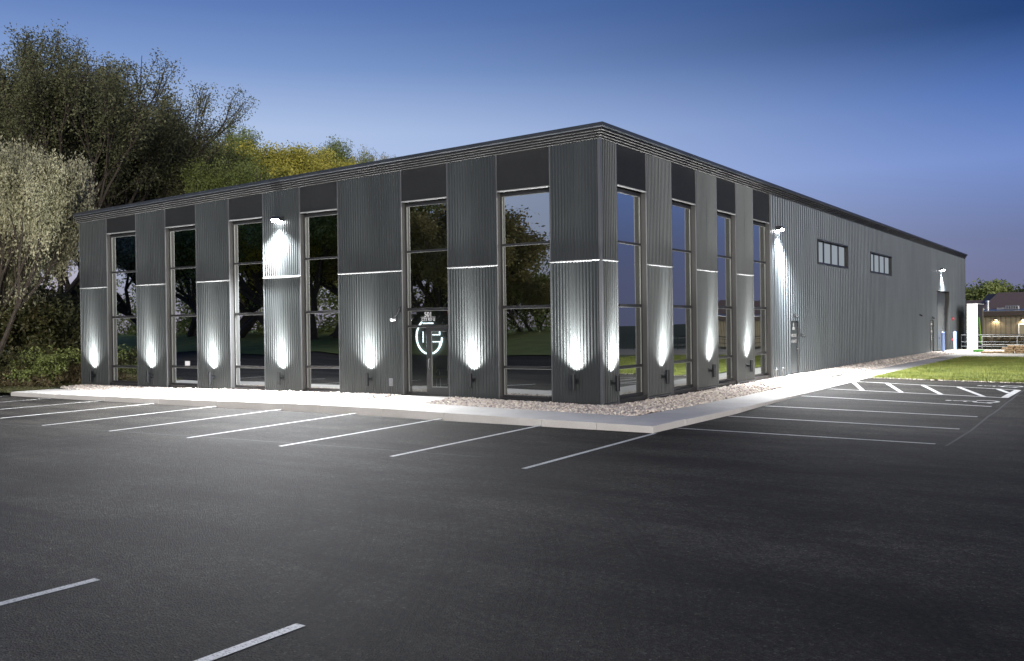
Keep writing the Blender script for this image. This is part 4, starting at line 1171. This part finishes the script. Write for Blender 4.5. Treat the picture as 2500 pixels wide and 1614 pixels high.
GT = [('tall_dark', -41.69, 4.67, 18.03, 'tall dark poplar partly cut by the left edge of the picture', 1.0, 'dark'),
      ('tall_dark2', -37.45, 5.09, 18.54, 'tallest dark tree, second from the left edge', 1.0, 'dark'),
      ('tall_dark', -41.23, 9.78, 19.16, 'tall dark tree with feathery top behind the pale willow', 0.9, 'dark'),
      ('tall_dark2', -35.17, 9.0, 17.51, 'broad dark tree whose branches show sky, above the left end of the roof', 1.05, 'dark'),
      ('olive', -42.52, 16.12, 17.3, 'dull olive tree in the gap right of the broad dark tree', 1.0, 'olive'),
      ('tall_dark', -39.13, 15.97, 16.48, 'dark pointed tree above the second front window', 0.8, 'dark'),
      ('olive', -46.49, 23.09, 17.1, 'olive brown tree behind the dark pointed one', 1.0, 'olive'),
      ('yellow', -34.21, 14.45, 12.76, 'low yellow green tree just behind the roof edge on the left', 0.9, 'green'),
      ('green', -47.4, 27.29, 19.36, 'grey green tree with thin upright wisps at its top', 0.7, 'green'),
      ('green', -39.56, 22.9, 15.62, 'fresh green tree left of the golden one', 0.9, 'green'),
      ('yellow', -40.51, 27.07, 16.72, 'golden yellow tree rising over the roof behind the floodlight', 1.1, 'yellow'),
      ('yellow', -42.93, 32.67, 17.16, 'second golden tree to the right of the brightest', 0.8, 'yellow'),
      ('green', -47.17, 39.45, 20.02, 'pale green tree at the right end of the grove', 0.8, 'green'),
      ('olive', -50.78, 46.65, 20.79, 'thin dusky tree beyond the pale green one', 0.6, 'olive'),
      ('green', -52.91, 52.45, 20.9, 'last small treetop before the roof hides the grove', 0.5, 'olive'),
      ('sage_lit', -27.06, -2.42, 11.33, 'pale silvery willow with light put into its leaf colour, at the left edge of the picture', 0.72, 'sage_lit'),
      ('sage_lit', -31.01, 0.96, 8.24, 'smaller silvery willow under the tall dark trees', 0.62, 'sage_lit'),
      ('olive', -45.78, 11.55, 12.88, 'olive tree filling the gap between the dark trunks', 1.1, 'olive'),
      ('tall_dark', -51.0, 17.69, 13.91, 'dark filler tree far behind the trunks left of the building', 1.2, 'dark')]
for i, (k, x_, y_, h, lb, wd, lm) in enumerate(GT):
    place_tree(k, x_, y_, h, lb, i * 1.3 + .4, wd, lm)
# trees across the lot, seen as reflections in the front windows
RT = [(-45, -54, 14.5), (-53, -54, 18), (-61, -52, 20), (-70, -55, 20), (-80, -52, 20), (-92, -56, 20), (-41, -62, 9)]
nmz = ['nearest the reflected sky', 'second', 'third', 'fourth', 'fifth', 'sixth', 'smallest']
for i, (x_, y_, h) in enumerate(RT):
    place_tree('bushy', x_, y_, h, 'dark tree mirrored in the front windows, ' + nmz[i] + ' from the right', i * 2.1, 1.35, ['olive', 'olive', 'green', 'yellow', 'green', 'sage_lit', 'olive'][i], 'trees mirrored in the front windows')

# shrubs and weeds under the grove
def make_bush(seed, w, h, kind, n=3500, leaf=.13):
    k = 26
    c = np.stack([rng.normal(0, w * .38, k), rng.normal(0, w * .38, k), rng.uniform(.15, .85, k) * h], 1)
    rad = np.stack([rng.uniform(.25, .5, k) * w * .6] * 2 + [rng.uniform(.2, .4, k) * h * .6], 1)
    v, f = leaf_cloud(c, rad, n // k, leaf)
    v[:, 2] = np.abs(v[:, 2])
    sm = MB()
    for q in range(9):
        t = c[q]; sm.tube([(t[0] * .2, t[1] * .2, 0), (t[0] * .6, t[1] * .6, t[2] * .5), (t[0], t[1], t[2])], [.03, .02, .01], 4, cap=False)
    s_ = sm.build('stem', M_bark, None, recalc=False); COL.objects.unlink(s_)
    return s_.data, np_mesh('foliage', v, f, M_leaf[kind], 4)
BU = [make_bush(1, 2.4, 3.0, 'brush', 5200, .16), make_bush(2, 1.8, 1.6, 'brush', 3600, .12), make_bush(3, 1.3, .9, 'dry', 2600, .09)]
def bush(i, x, y, sc, label, lm=None, group='brush under the grove'):
    r = empty('shrub', (x, y, -.12), label, 'shrub', group)
    for nm, d in zip(('stem', 'foliage'), BU[i]):
        o = bpy.data.objects.new(nm, d); COL.objects.link(o); o.parent = r
        if lm and nm == 'foliage': o.material_slots[0].link = 'OBJECT'; o.material_slots[0].material = M_leaf[lm]
    r.scale = (sc,) * 3; r.rotation_euler = (0, 0, random.uniform(0, 6.28))
BL = [(0, -29.04, -1.33, 1.3, 'large dark shrub at the very left edge', 'brush'),
      (0, -31.85, 1.6, 1.5, 'dark shrub below the silvery willow', 'dark'),
      (0, -28.79, 1.23, 1.2, 'rounded shrub halfway between edge and building', 'brush'),
      (0, -31.83, 4.02, 1.5, 'dark shrub against the left end wall', 'dark'),
      (0, -36.96, 7.81, 1.7, 'shadowed shrub behind the left end wall', 'dark'),
      (0, -38.85, 6.55, 1.9, 'tall shadowed shrub under the tall trees', 'dark'),
      (0, -42.18, 6.74, 2.0, 'tall shadowed shrub far left under the trees', 'dark'),
      (1, -25.62, -0.86, 1.0, 'bright green weed clump in front of the brush', 'green'),
      (1, -26.88, -1.1, 1.0, 'low weed clump left of the bright one', 'brush'),
      (1, -27.23, 1.07, 0.9, 'weed clump right of the bright one', 'brush'),
      (1, -25.7, -2.72, 1.0, 'weed clump at the left frame edge', 'brush'),
      (2, -25.22, -0.48, 1.1, 'dry tan weeds beside the left end of the walk', 'dry'),
      (2, -25.37, 0.15, 1.2, 'dry tan weeds nearest the building corner', 'dry'),
      (2, -25.77, 0.84, 1.1, 'dry tan weeds touching the end wall', 'dry'),
      (2, -25.63, -1.95, 1.0, 'dry tan weeds at the left verge', 'dry'),
      (2, -25.28, -1.47, 0.8, 'small dry tuft at the verge centre', 'dry')]
for (i, x_, y_, sc, lb, lm) in BL:
    bush(i, x_, y_, sc, lb, lm)
for k, (x_, y_) in enumerate([(.4, 69.5), (2.2, 69.2), (3.4, 69.6), (4.6, 69.3)]):
    bush(2, x_, y_, .95, 'pale ornamental grass clump before the tan building, ' + ['leftmost', 'second', 'third', 'rightmost'][k], 'dry', 'grass clumps before the tan building')

# undergrowth across the lot
n = 420
cx_ = rng.uniform(-125, -36, n)
c = np.stack([cx_, rng.uniform(-68, -56, n), rng.uniform(.02, 1, n) * (8.0 + 2.0 * np.sin(cx_ * .4))], 1)
v, f = leaf_cloud(c, np.stack([rng.uniform(1.3, 2.4, n)] * 3, 1), 110, .45)
o = link(bpy.data.objects.new('undergrowth', np_mesh('undergrowth', v, f, M_leaf['green'], 4)))
tag(o, 'dark undergrowth mirrored in the front windows', None, None, 'stuff')
# far treeline
n = 700
cx_ = rng.uniform(-22, 26, n); cy_ = rng.uniform(140, 158, n) ; hz_ = 7.4 + 1.2 * np.sin(cx_ * .23) + .9 * np.sin(cx_ * .71 + 1)
c = np.stack([cx_, cy_ , rng.uniform(.05, 1, n) ** .7 * hz_], 1)
v, f = leaf_cloud(c, np.stack([rng.uniform(1.2, 2.4, n)] * 3, 1), 170, .55)
o = link(bpy.data.objects.new('treeline', np_mesh('treeline', v, f, M_leaf['green'], 4)))
tag(o, 'dark green woodland on the horizon right of the building', None, None, 'stuff')
n = 420
cx_ = rng.uniform(55, 130, n); cy_ = rng.uniform(20, 170, n)
hz_ = 4.5 + 1.5 * np.sin(cy_ * .11) + 1.2 * np.sin(cy_ * .31 + 1)
c = np.stack([110 + 15 * rng.uniform(-1, 1, n), cy_, rng.uniform(.05, 1, n) * hz_], 1)
v, f = leaf_cloud(c, np.stack([rng.uniform(1.2, 2.6, n)] * 3, 1), 60, .6)
o = link(bpy.data.objects.new('treeline', np_mesh('treeline', v, f, M_leaf['dark'], 4)))
tag(o, 'dark distant woodland mirrored in the side windows', None, None, 'stuff')
